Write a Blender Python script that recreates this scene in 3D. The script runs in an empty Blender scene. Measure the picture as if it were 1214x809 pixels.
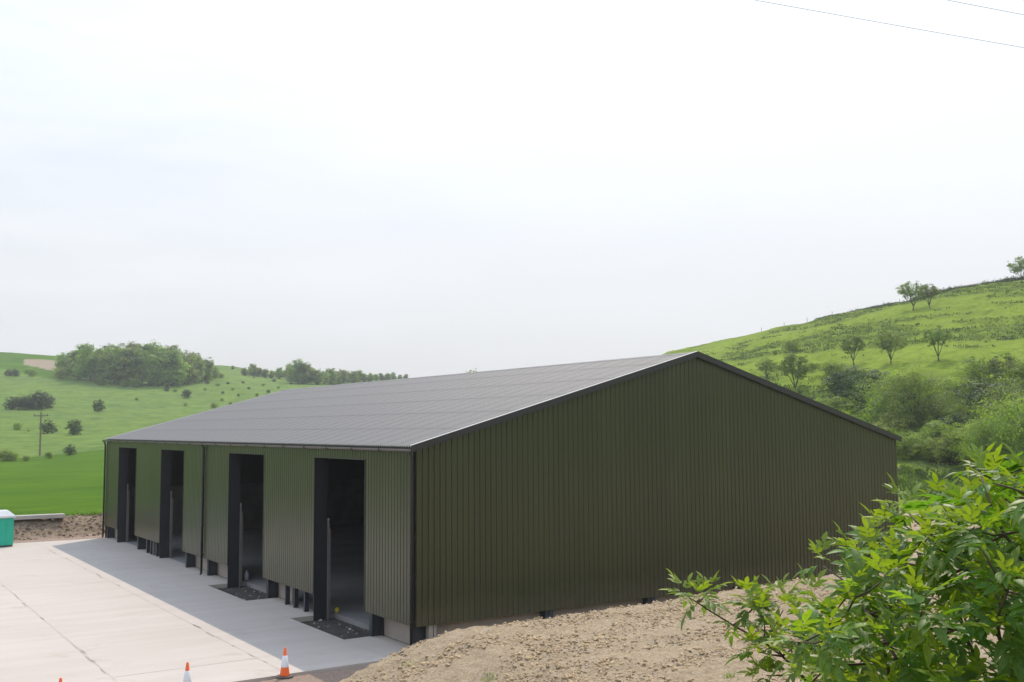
import bpy, bmesh, math, random
import numpy as np
from mathutils import Vector, Matrix, Euler

scene = bpy.context.scene
COL = scene.collection
rad = math.radians

# ------------------------------------------------------------------ camera
CAMPOS = (-14.567, -26.967, 6.532)
cam_data = bpy.data.cameras.new("camera")
cam_data.sensor_width = 36.0
cam_data.lens = 36.0 * 1218.02 / 1214.0
cam_data.clip_start = 0.1
cam_data.clip_end = 6000.0
cam = bpy.data.objects.new("camera", cam_data)
COL.objects.link(cam)
_yaw, _pitch, _roll = rad(33.789), rad(4.817), rad(-0.368)
_F = Vector((math.sin(_yaw) * math.cos(_pitch), math.cos(_yaw) * math.cos(_pitch), math.sin(_pitch)))
_R = Vector((math.cos(_yaw), -math.sin(_yaw), 0.0))
_U = _R.cross(_F)
_R2 = _R * math.cos(_roll) + _U * math.sin(_roll)
_U2 = -_R * math.sin(_roll) + _U * math.cos(_roll)
_m = Matrix((( _R2.x, _U2.x, -_F.x, CAMPOS[0]), (_R2.y, _U2.y, -_F.y, CAMPOS[1]),
             (_R2.z, _U2.z, -_F.z, CAMPOS[2]), (0, 0, 0, 1)))
cam.matrix_world = _m
scene.camera = cam

# ------------------------------------------------------------------ light
SUN_EL, SUN_AZ = rad(54.0), rad(48.3)          # azimuth from +Y towards +X
world = bpy.data.worlds.new("World")
scene.world = world
world.use_nodes = True
wt = world.node_tree
wn, wl = wt.nodes, wt.links
wn.clear()
w_out = wn.new("ShaderNodeOutputWorld")
w_bg = wn.new("ShaderNodeBackground")
w_bg.inputs["Strength"].default_value = 0.12
w_sky = wn.new("ShaderNodeTexSky")
w_sky.sky_type = 'NISHITA'
w_sky.sun_disc = False
w_sky.sun_elevation = SUN_EL
w_sky.sun_rotation = SUN_AZ
w_sky.dust_density = 3.0
w_tc = wn.new("ShaderNodeTexCoord")
w_sep = wn.new("ShaderNodeSeparateXYZ")
wl.new(w_tc.outputs["Generated"], w_sep.inputs[0])
w_ramp = wn.new("ShaderNodeValToRGB")           # veil of thin cloud: greyer near the horizon
w_ramp.color_ramp.elements[0].position = 0.0
w_ramp.color_ramp.elements[0].color = (0.72, 0.73, 0.745, 1)
w_ramp.color_ramp.elements[1].position = 0.42
w_ramp.color_ramp.elements[1].color = (0.99, 1.05, 1.14, 1)
e = w_ramp.color_ramp.elements.new(0.16)
e.color = (0.82, 0.84, 0.865, 1)
e = w_ramp.color_ramp.elements.new(1.0)
e.color = (0.78, 0.99, 1.38, 1)
wl.new(w_sep.outputs["Z"], w_ramp.inputs[0])
w_sc = wn.new("ShaderNodeVectorMath"); w_sc.operation = 'SCALE'
w_sc.inputs["Scale"].default_value = 9.7
wl.new(w_ramp.outputs[0], w_sc.inputs[0])
w_map = wn.new("ShaderNodeMapping")
w_map.inputs["Scale"].default_value = (1.0, 1.0, 4.5)
w_map.inputs["Rotation"].default_value = (0.1, 0.25, 0.5)
wl.new(w_tc.outputs["Generated"], w_map.inputs[0])
w_noise = wn.new("ShaderNodeTexNoise")
w_noise.inputs["Scale"].default_value = 2.6
w_noise.inputs["Detail"].default_value = 7.0
w_noise.inputs["Roughness"].default_value = 0.55
wl.new(w_map.outputs[0], w_noise.inputs["Vector"])
w_fac = wn.new("ShaderNodeMapRange")
w_fac.inputs["From Min"].default_value = 0.32
w_fac.inputs["From Max"].default_value = 0.62
w_fac.inputs["To Min"].default_value = 0.72
w_fac.inputs["To Max"].default_value = 0.97
wl.new(w_noise.outputs["Fac"], w_fac.inputs["Value"])
w_mix = wn.new("ShaderNodeMix"); w_mix.data_type = 'RGBA'
wl.new(w_fac.outputs["Result"], w_mix.inputs["Factor"])
wl.new(w_sky.outputs[0], w_mix.inputs["A"])
wl.new(w_sc.outputs[0], w_mix.inputs["B"])
wl.new(w_mix.outputs["Result"], w_bg.inputs["Color"])
wl.new(w_bg.outputs[0], w_out.inputs["Surface"])

sun_l = bpy.data.lights.new("sun", 'SUN')
sun_l.energy = 3.1
sun_l.angle = rad(0.6)
sun_l.color = (1.0, 0.89, 0.74)
sun = bpy.data.objects.new("sun", sun_l)
COL.objects.link(sun)
_sd = Vector((math.sin(SUN_AZ) * math.cos(SUN_EL), math.cos(SUN_AZ) * math.cos(SUN_EL), math.sin(SUN_EL)))
sun.rotation_euler = _sd.to_track_quat('Z', 'Y').to_euler()
sun.location = (10, 10, 60)

scene.view_settings.view_transform = 'Standard'
scene.view_settings.look = 'None'
scene.view_settings.exposure = 0.0
scene.view_settings.gamma = 1.0
scene.view_settings.use_curve_mapping = False
scene.cycles.max_bounces = 6
scene.cycles.volume_bounces = 0
scene.cycles.transparent_max_bounces = 8
try:
    scene.cycles.use_denoising = True
except Exception:
    pass

# ------------------------------------------------------------------ naming helpers
def tag(o, label=None, cat=None, group=None, kind=None):
    if label: o["label"] = label
    if cat: o["category"] = cat
    if group: o["group"] = group
    if kind: o["kind"] = kind
    return o

def empty(name, loc=(0, 0, 0), rz=0.0, label=None, cat=None, group=None):
    o = bpy.data.objects.new(name, None)
    o.empty_display_size = 0.3
    COL.objects.link(o)
    o.location = loc
    o.rotation_euler = (0, 0, rz)
    return tag(o, label, cat, group)

def link(name, mesh, mat=None, parent=None, smooth=False):
    o = bpy.data.objects.new(name, mesh)
    COL.objects.link(o)
    if mat is not None and len(mesh.materials) == 0:
        for mm in (mat if isinstance(mat, (list, tuple)) else [mat]):
            mesh.materials.append(mm)
    if parent is not None:
        o.parent = parent
    if smooth and len(mesh.polygons):
        mesh.polygons.foreach_set("use_smooth", [True] * len(mesh.polygons))
    return o

def np_mesh(name, verts, faces, smooth=False, mat_idx=None):
    """verts (N,3) array, faces (M,k) int array"""
    verts = np.asarray(verts, dtype=np.float32)
    faces = np.asarray(faces, dtype=np.int32)
    k = faces.shape[1]
    me = bpy.data.meshes.new(name)
    me.vertices.add(len(verts)); me.vertices.foreach_set("co", verts.ravel())
    me.loops.add(faces.size); me.loops.foreach_set("vertex_index", faces.ravel())
    me.polygons.add(len(faces))
    me.polygons.foreach_set("loop_start", np.arange(0, faces.size, k, dtype=np.int32))
    me.polygons.foreach_set("loop_total", np.full(len(faces), k, dtype=np.int32))
    if mat_idx is not None:
        me.polygons.foreach_set("material_index", np.asarray(mat_idx, dtype=np.int32))
    if smooth:
        me.polygons.foreach_set("use_smooth", np.ones(len(faces), dtype=bool))
    me.update(calc_edges=True)
    me.validate()
    return me

class MB:
    """collects simple solids, builds one mesh object"""
    def __init__(self):
        self.v = []; self.f = []
    def box(self, x0, x1, y0, y1, z0, z1):
        b = len(self.v)
        self.v += [(x0, y0, z0), (x1, y0, z0), (x1, y1, z0), (x0, y1, z0),
                   (x0, y0, z1), (x1, y0, z1), (x1, y1, z1), (x0, y1, z1)]
        self.f += [(b, b+3, b+2, b+1), (b+4, b+5, b+6, b+7), (b, b+1, b+5, b+4),
                   (b+1, b+2, b+6, b+5), (b+2, b+3, b+7, b+6), (b+3, b, b+4, b+7)]
        return self
    def prism(self, pts, axis, a0, a1):
        """extrude closed 2d outline; axis 'x','y','z' is the extrusion axis"""
        b = len(self.v); n = len(pts)
        for a in (a0, a1):
            for p in pts:
                if axis == 'x': self.v.append((a, p[0], p[1]))
                elif axis == 'y': self.v.append((p[0], a, p[1]))
                else: self.v.append((p[0], p[1], a))
        for i in range(n):
            j = (i + 1) % n
            self.f.append((b+i, b+j, b+n+j, b+n+i))
        self.f.append(tuple(b+i for i in reversed(range(n))))
        self.f.append(tuple(b+n+i for i in range(n)))
        return self
    def tube(self, pts, radii, n=6, cap=True):
        pts = [Vector(p) for p in pts]
        if not isinstance(radii, (list, tuple)): radii = [radii] * len(pts)
        b = len(self.v)
        for i, p in enumerate(pts):
            d = (pts[min(i+1, len(pts)-1)] - pts[max(i-1, 0)])
            if d.length < 1e-9: d = Vector((0, 0, 1))
            d.normalize()
            up = Vector((0, 0, 1)) if abs(d.z) < 0.9 else Vector((1, 0, 0))
            s = d.cross(up).normalized(); t = s.cross(d)
            for k in range(n):
                a = 2 * math.pi * k / n
                self.v.append(tuple(p + (s * math.cos(a) + t * math.sin(a)) * radii[i]))
        for i in range(len(pts) - 1):
            for k in range(n):
                k2 = (k + 1) % n
                self.f.append((b+i*n+k, b+i*n+k2, b+(i+1)*n+k2, b+(i+1)*n+k))
        if cap:
            self.f.append(tuple(b+k for k in reversed(range(n))))
            e = b + (len(pts)-1)*n
            self.f.append(tuple(e+k for k in range(n)))
        return self
    def lathe(self, prof, n=16, cx=0, cy=0):
        b = len(self.v)
        for r, z in prof:
            for k in range(n):
                a = 2*math.pi*k/n
                self.v.append((cx + r*math.cos(a), cy + r*math.sin(a), z))
        for i in range(len(prof)-1):
            for k in range(n):
                k2 = (k+1) % n
                self.f.append((b+i*n+k, b+i*n+k2, b+(i+1)*n+k2, b+(i+1)*n+k))
        self.f.append(tuple(b+k for k in reversed(range(n))))
        e = b + (len(prof)-1)*n
        self.f.append(tuple(e+k for k in range(n)))
        return self
    def mesh(self, name, smooth=False):
        me = bpy.data.meshes.new(name)
        me.from_pydata(self.v, [], self.f)
        me.update()
        if smooth: me.polygons.foreach_set("use_smooth", [True]*len(me.polygons))
        return me
    def build(self, name, mat, parent=None, smooth=False):
        return link(name, self.mesh(name, smooth), mat, parent)

def bevel(o, w, seg=2):
    m = o.modifiers.new("bevel", 'BEVEL'); m.width = w; m.segments = seg; m.limit_method = 'ANGLE'
    return o

# ------------------------------------------------------------------ materials
class NT:
    def __init__(self, name):
        self.m = bpy.data.materials.new(name)
        self.m.use_nodes = True
        self.t = self.m.node_tree
        self.t.nodes.clear()
        self.out = self.t.nodes.new("ShaderNodeOutputMaterial")
        self.b = self.t.nodes.new("ShaderNodeBsdfPrincipled")
        self.t.links.new(self.b.outputs[0], self.out.inputs["Surface"])
    def n(self, kind, **kw):
        nd = self.t.nodes.new(kind)
        for k, v in kw.items(): setattr(nd, k, v)
        return nd
    def l(self, a, b): self.t.links.new(a, b)
    def noise(self, scale, detail=4, rough=0.55, coord='Object', vec_scale=None, dist=0.0):
        tc = self.n("ShaderNodeTexCoord")
        src = tc.outputs[coord]
        if vec_scale is not None:
            mp = self.n("ShaderNodeMapping"); mp.inputs["Scale"].default_value = vec_scale
            self.l(src, mp.inputs[0]); src = mp.outputs[0]
        nz = self.n("ShaderNodeTexNoise")
        nz.inputs["Scale"].default_value = scale
        nz.inputs["Detail"].default_value = detail
        nz.inputs["Roughness"].default_value = rough
        nz.inputs["Distortion"].default_value = dist
        self.l(src, nz.inputs["Vector"])
        return nz.outputs["Fac"]
    def ramp(self, fac, stops):
        r = self.n("ShaderNodeValToRGB")
        el = r.color_ramp.elements
        while len(el) > 1: el.remove(el[-1])
        el[0].position = stops[0][0]; el[0].color = (*stops[0][1], 1)
        for p, c in stops[1:]:
            x = el.new(p); x.color = (*c, 1)
        self.l(fac, r.inputs[0])
        return r.outputs[0]
    def mix(self, fac, a, b, blend='MIX'):
        m = self.n("ShaderNodeMix"); m.data_type = 'RGBA'; m.blend_type = blend
        for key, val in (("Factor", fac), ("A", a), ("B", b)):
            if isinstance(val, (int, float)): m.inputs[key].default_value = val
            elif isinstance(val, tuple): m.inputs[key].default_value = (*val, 1)
            else: self.l(val, m.inputs[key])
        return m.outputs["Result"]
    def math(self, op, a, b=None, clamp=False):
        m = self.n("ShaderNodeMath"); m.operation = op; m.use_clamp = clamp
        for i, val in enumerate((a, b)):
            if val is None: continue
            if isinstance(val, (int, float)): m.inputs[i].default_value = val
            else: self.l(val, m.inputs[i])
        return m.outputs[0]
    def rng(self, fac, a, b, c, d):
        m = self.n("ShaderNodeMapRange")
        self.l(fac, m.inputs["Value"])
        for k, v in zip(("From Min", "From Max", "To Min", "To Max"), (a, b, c, d)): m.inputs[k].default_value = v
        return m.outputs["Result"]
    def bump(self, h, strength=0.3, dist=0.02):
        b = self.n("ShaderNodeBump")
        b.inputs["Strength"].default_value = strength
        b.inputs["Distance"].default_value = dist
        self.l(h, b.inputs["Height"])
        self.l(b.outputs[0], self.b.inputs["Normal"])
    def set(self, **kw):
        for k, v in kw.items():
            i = self.b.inputs[k.replace("_", " ")]
            if isinstance(v, tuple) and len(v) == 3: v = (*v, 1)
            if hasattr(v, "is_linked"): self.l(v, i)
            else: i.default_value = v
        return self

def plain(name, c, rough=0.6, metal=0.0, var=0.12, scale=3.0, spec=0.5, bump=0.0):
    t = NT(name)
    f = t.noise(scale, 5)
    lo = tuple(x*(1-var) for x in c); hi = tuple(min(1, x*(1+var)) for x in c)
    t.l(t.ramp(f, [(0.3, lo), (0.7, hi)]), t.b.inputs["Base Color"])
    t.set(Roughness=rough, Metallic=metal)
    t.b.inputs["Specular IOR Level"].default_value = spec
    if bump: t.bump(t.noise(scale*8, 6), bump, 0.01)
    return t.m

def rnd(t):
    return t.n("ShaderNodeObjectInfo").outputs["Random"]

# olive plastic-coated steel cladding
t = NT("olive_cladding")
c1 = t.ramp(t.noise(0.5, 4, vec_scale=(1, 1, 0.35)), [(0.3, (0.021, 0.031, 0.008)), (0.7, (0.028, 0.040, 0.010))])
c2 = t.mix(t.math('MULTIPLY', rnd(t), 0.8), c1, (0.017, 0.024, 0.006))
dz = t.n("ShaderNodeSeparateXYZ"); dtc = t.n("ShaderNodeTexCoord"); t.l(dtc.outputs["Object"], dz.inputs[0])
dust_sheen = t.math('MULTIPLY', t.rng(t.math('SUBTRACT', dz.outputs["Z"], t.math('MULTIPLY', t.noise(2.5, 5, 0.7), 1.3)), -0.1, 0.9, 0.35, 0.0), 1.0, True)
c2 = t.mix(dust_sheen, c2, (0.16, 0.125, 0.085))  # tan sheet feet: dust, with the sunlit yard's sheen painted in
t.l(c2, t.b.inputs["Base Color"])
t.set(Roughness=0.31)
t.b.inputs["Specular IOR Level"].default_value = 0.8
t.bump(t.noise(1.3, 3, vec_scale=(1, 1, 0.12)), 0.35, 0.03)
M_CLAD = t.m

# grey fibre cement roofing
t = NT("fibre_cement")
n1 = t.noise(0.8, 6, 0.7, vec_scale=(0.4, 1, 1), coord='Object')
n2 = t.noise(14.0, 5)
n3 = t.noise(2.2, 5, 0.65, vec_scale=(0.06, 1, 0.06))
c = t.ramp(n1, [(0.30, (0.115, 0.112, 0.108)), (0.70, (0.215, 0.209, 0.203))])
c = t.mix(t.math('MULTIPLY', rnd(t), 0.15), c, (0.155, 0.150, 0.145))
c = t.mix(0.45, c, t.ramp(n3, [(0.3, (0.105, 0.102, 0.098)), (0.5, (0.165, 0.160, 0.155)), (0.72, (0.25, 0.243, 0.236))]))
c = t.mix(0.22, c, t.ramp(n2, [(0.3, (0.11, 0.11, 0.11)), (0.7, (0.28, 0.275, 0.28))]))
t.l(c, t.b.inputs["Base Color"])
t.set(Roughness=0.62)
t.b.inputs["Specular IOR Level"].default_value = 0.35
t.bump(n2, 0.2, 0.004)
M_ROOF = t.m

# in-situ concrete yard
t = NT("yard_concrete")
tc = t.n("ShaderNodeTexCoord")
n1 = t.noise(1.5, 7, 0.65, coord='Object', vec_scale=(0.10, 1.0, 1))     # brush strokes across the bays
n2 = t.noise(0.22, 4, 0.5)
n3 = t.noise(30, 4, 0.6)
c = t.ramp(n1, [(0.28, (0.435, 0.372, 0.318)), (0.5, (0.50, 0.440, 0.388)), (0.72, (0.565, 0.510, 0.455))])
c = t.mix(0.45, c, t.ramp(n2, [(0.3, (0.44, 0.378, 0.320)), (0.7, (0.55, 0.485, 0.424))]))
c = t.mix(0.12, c, t.ramp(n3, [(0.3, (0.38, 0.34, 0.31)), (0.7, (0.66, 0.62, 0.58))]))
c = t.mix(t.math('MULTIPLY', rnd(t), 0.18), c, (0.45, 0.40, 0.345))
st = t.rng(t.noise(0.55, 6, 0.72, dist=0.6), 0.56, 0.70, 0.0, 0.45)
c = t.mix(st, c, (0.36, 0.30, 0.245))
t.l(c, t.b.inputs["Base Color"])
t.set(Roughness=0.85)
t.bump(n3, 0.15, 0.004)
M_PAD = t.m

M_PANEL_IN = plain("shaded_inner_concrete", (0.13, 0.12, 0.11), 0.9, var=0.2, scale=1.2)  # precast concrete darkened to paint in the shade indoors
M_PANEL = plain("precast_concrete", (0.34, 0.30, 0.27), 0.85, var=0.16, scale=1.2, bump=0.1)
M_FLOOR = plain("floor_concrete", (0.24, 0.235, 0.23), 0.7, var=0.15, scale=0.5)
M_STEEL = plain("painted_steel", (0.038, 0.045, 0.058), 0.45, var=0.1)
M_JAMB = plain("charcoal_flashing", (0.024, 0.025, 0.029), 0.4, var=0.1, scale=1.0)
M_BLACK = plain("black_plastic", (0.018, 0.018, 0.022), 0.35, var=0.1)
M_GUTTER = plain("grey_gutter", (0.10, 0.088, 0.085), 0.35, var=0.12)
M_GALV = plain("galvanised_steel", (0.21, 0.20, 0.19), 0.5, metal=0.2, var=0.15, scale=8)
M_SUNLIT_TRIM = plain("sunlit_trim", (0.62, 0.61, 0.60), 0.5, var=0.05)
M_JOINT = plain("joint_sealant", (0.47, 0.40, 0.345), 0.9, var=0.2, scale=4)
M_MARK = plain("joint_grime", (0.35, 0.285, 0.235), 0.9, var=0.3, scale=5)
M_DIRT = plain("dark_damp_dirt", (0.055, 0.047, 0.040), 0.95, var=0.4, scale=3, bump=0.8)
M_WOOD = plain("weathered_wood", (0.18, 0.15, 0.12), 0.85, var=0.2, scale=2)
M_TEAL = plain("teal_plastic", (0.015, 0.46, 0.30), 0.45, var=0.06, scale=1)
M_PALEROOF = plain("pale_plastic", (0.62, 0.63, 0.64), 0.5, var=0.05)
M_BEAM = plain("pale_concrete_beam", (0.45, 0.41, 0.38), 0.85, var=0.12, scale=2)
M_ORANGE = plain("orange_plastic", (0.85, 0.13, 0.015), 0.4, var=0.08, scale=4)
M_WHITE = plain("white_reflective", (0.74, 0.75, 0.78), 0.45, var=0.05, scale=6)
M_RUBBER = plain("dirty_rubber", (0.09, 0.08, 0.075), 0.8, var=0.3, scale=10)
M_YELLOW = plain("yellow_plastic", (0.62, 0.50, 0.02), 0.5, var=0.1)
M_BOTTLE = plain("bluish_white_plastic", (0.55, 0.62, 0.70), 0.4, var=0.06)
M_STONE = plain("chalky_stone", (0.42, 0.36, 0.29), 0.9, var=0.4, scale=2.0)
M_CLOD = plain("brown_clod", (0.46, 0.34, 0.20), 0.95, var=0.4, scale=3.0)
M_BANKCLOD = plain("dark_clod", (0.23, 0.165, 0.11), 0.95, var=0.4, scale=3.0)
M_WIRE = plain("wire_metal", (0.55, 0.54, 0.55), 0.5, var=0.05)
M_BARK = plain("grey_brown_bark", (0.11, 0.09, 0.07), 0.9, var=0.3, scale=4, bump=0.3)
M_TWIG = plain("dark_brown_bark", (0.085, 0.055, 0.035), 0.75, var=0.35, scale=25, bump=0.2)

def foliage(name, c_lo, c_hi, trans, trans_fac=0.4, rough=0.55, scale=0.6, spec=0.3, per_obj=0.35, obj_c=None):
    t = NT(name)
    c = t.ramp(t.noise(scale, 3, coord='Object'), [(0.33, c_lo), (0.67, c_hi)])
    hs = t.n("ShaderNodeHueSaturation")
    t.l(t.rng(rnd(t), 0, 1, 0.5 - 0.02*per_obj*2, 0.5 + 0.02*per_obj*2), hs.inputs["Hue"])
    t.l(t.rng(rnd(t), 0, 1, 1 - per_obj*0.5, 1 + per_obj*0.5), hs.inputs["Value"])
    t.l(c, hs.inputs["Color"])
    t.l(hs.outputs[0], t.b.inputs["Base Color"])
    t.set(Roughness=rough)
    t.b.inputs["Specular IOR Level"].default_value = spec
    tr = t.n("ShaderNodeBsdfTranslucent")
    t.l(t.mix(1.0, hs.outputs[0], trans, 'MULTIPLY'), tr.inputs["Color"])
    ms = t.n("ShaderNodeMixShader"); ms.inputs[0].default_value = trans_fac
    t.l(t.b.outputs[0], ms.inputs[1]); t.l(tr.outputs[0], ms.inputs[2])
    t.l(ms.outputs[0], t.out.inputs["Surface"])
    return t.m

M_LEAF_WOOD = foliage("woodland_leaves", (0.125, 0.170, 0.050), (0.290, 0.330, 0.090), (1.8, 2.0, 1.0), 0.5, scale=0.12, per_obj=0.6)
M_LEAF_HAW = foliage("hawthorn_leaves", (0.110, 0.150, 0.036), (0.190, 0.240, 0.052), (1.8, 2.0, 1.0), 0.45)
M_LEAF_SHRUB = foliage("scrub_leaves", (0.125, 0.175, 0.034), (0.230, 0.290, 0.052), (1.9, 2.1, 0.9), 0.48)
M_LEAF_DARK = foliage("dark_scrub_leaves", (0.045, 0.070, 0.024), (0.080, 0.115, 0.032), (1.6, 1.9, 1.0), 0.35)
M_ELDER = foliage("mature_elder_leaf", (0.075, 0.150, 0.026), (0.130, 0.220, 0.038), (2.0, 2.2, 0.5), 0.42, rough=0.48, scale=9, spec=0.4, per_obj=0.28)
M_ELDER_Y = foliage("young_elder_leaf", (0.140, 0.240, 0.030), (0.225, 0.335, 0.045), (1.7, 1.6, 0.5), 0.50, rough=0.42, scale=9, spec=0.4, per_obj=0.25)
M_SPROUT = foliage("sprout_grass", (0.12, 0.20, 0.03), (0.18, 0.28, 0.05), (1.6, 1.7, 0.8), 0.45, scale=4)
M_TUSSOCK = foliage("rank_grass", (0.035, 0.060, 0.018), (0.095, 0.140, 0.030), (1.7, 1.9, 0.8), 0.42, scale=0.3)  # green deepened so the clumps carry their shaded sides

# ground: soil, crop and pasture told apart by surveyed masks (R soil, G crop, B rank tussocks)
t = NT("land_cover")
at = t.n("ShaderNodeAttribute"); at.attribute_name = "cover"
sp = t.n("ShaderNodeSeparateColor"); t.l(at.outputs["Color"], sp.inputs[0])
gA = t.noise(0.05, 5, 0.6); gB = t.noise(0.7, 6, 0.65); gC = t.noise(5.0, 5, 0.7)
past = t.ramp(gA, [(0.32, (0.145, 0.212, 0.022)), (0.5, (0.192, 0.265, 0.027)), (0.68, (0.238, 0.295, 0.040))])
past = t.mix(0.5, past, t.ramp(gB, [(0.32, (0.060, 0.100, 0.014)), (0.5, (0.190, 0.260, 0.028)), (0.70, (0.290, 0.355, 0.042))]))
past = t.mix(sp.outputs[2], past, t.ramp(gC, [(0.35, (0.022, 0.040, 0.016)), (0.65, (0.085, 0.125, 0.030))]))  # dark tussock tone paints in their backlit, shaded sides
crop = t.ramp(t.noise(0.9, 6, 0.7, vec_scale=(0.12, 1.6, 1)), [(0.28, (0.022, 0.065, 0.008)), (0.5, (0.066, 0.145, 0.008)), (0.72, (0.140, 0.225, 0.012))])
crop = t.mix(0.35, crop, t.ramp(t.noise(0.06, 3), [(0.3, (0.030, 0.088, 0.010)), (0.7, (0.125, 0.215, 0.010))]))
sA = t.noise(0.35, 5, 0.6); sB = t.noise(3.2, 7, 0.7); sC = t.noise(16.0, 5, 0.7)
soil = t.ramp(sA, [(0.3, (0.390, 0.285, 0.175)), (0.7, (0.530, 0.405, 0.258))])
soil = t.mix(0.50, soil, t.ramp(sB, [(0.33, (0.200, 0.130, 0.070)), (0.5, (0.470, 0.355, 0.215)), (0.66, (0.68, 0.56, 0.38))]))
soil = t.mix(0.52, soil, t.ramp(sC, [(0.32, (0.14, 0.095, 0.06)), (0.5, (0.36, 0.29, 0.21)), (0.72, (0.60, 0.52, 0.41))]))
at3 = t.n("ShaderNodeAttribute"); at3.attribute_name = "lush"
past = t.mix(t.math('MULTIPLY', at3.outputs["Fac"], 0.75), past, t.ramp(t.noise(0.22, 7, 0.7, vec_scale=(1, 1, 3)), [(0.32, (0.055, 0.105, 0.036)), (0.5, (0.120, 0.195, 0.050)), (0.68, (0.175, 0.255, 0.062))]))
bk = t.n("ShaderNodeAttribute"); bk.attribute_name = "bank"
soil = t.mix(t.math('MULTIPLY', bk.outputs["Fac"], 0.8), soil, t.ramp(sB, [(0.3, (0.13, 0.088, 0.06)), (0.5, (0.25, 0.185, 0.13)), (0.7, (0.40, 0.32, 0.24))]))
gsep = t.math('GREATER_THAN', sp.outputs[1], 0.5)
col = t.mix(gsep, past, crop)
edge = t.math('ADD', sp.outputs[0], t.math('MULTIPLY', t.math('SUBTRACT', gB, 0.5), 0.9))
smask = t.rng(edge, 0.42, 0.58, 0, 1)
col = t.mix(smask, col, soil)
at2 = t.n("ShaderNodeAttribute"); at2.attribute_name = "pale"
hard = t.ramp(t.noise(8, 6, 0.7), [(0.3, (0.27, 0.19, 0.145)), (0.7, (0.42, 0.32, 0.26))])
col = t.mix(at2.outputs["Fac"], col, hard)
t.l(col, t.b.inputs["Base Color"])
t.set(Roughness=0.95)
t.b.inputs["Specular IOR Level"].default_value = 0.03
hB = t.mix(smask, gC, t.math('ADD', sB, t.math('MULTIPLY', sC, 0.5)))
t.bump(hB, 0.9, 0.12)
M_LAND = t.m

# ------------------------------------------------------------------ terrain
#TERRAIN-BEGIN
VX, VY = -14.567, -26.967            # foot of the viewpoint
def S(t):
    t = np.clip(t, 0, 1); return t*t*(3-2*t)

def _hash(ix, iy, seed):
    h = (ix.astype(np.int64)*374761393 + iy.astype(np.int64)*668265263 + seed*1442695041) & 0xffffffff
    h = ((h ^ (h >> 13)) * 1274126177) & 0xffffffff
    return ((h ^ (h >> 16)) & 0xffffff) / float(0xffffff)

def vnoise(x, y, seed=0):
    ix = np.floor(x); iy = np.floor(y)
    fx = x-ix; fy = y-iy
    fx = fx*fx*(3-2*fx); fy = fy*fy*(3-2*fy)
    a = _hash(ix, iy, seed); b = _hash(ix+1, iy, seed); c = _hash(ix, iy+1, seed); d = _hash(ix+1, iy+1, seed)
    return (a*(1-fx)+b*fx)*(1-fy) + (c*(1-fx)+d*fx)*fy - 0.5

def fbm(x, y, seed=0, octs=4, gain=0.5):
    s = 0; a = 1.0
    for o in range(octs):
        s = s + a*vnoise(x*(2**o)+17.3*o, y*(2**o)-9.1*o, seed+o*7)
        a *= gain
    return s

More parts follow.
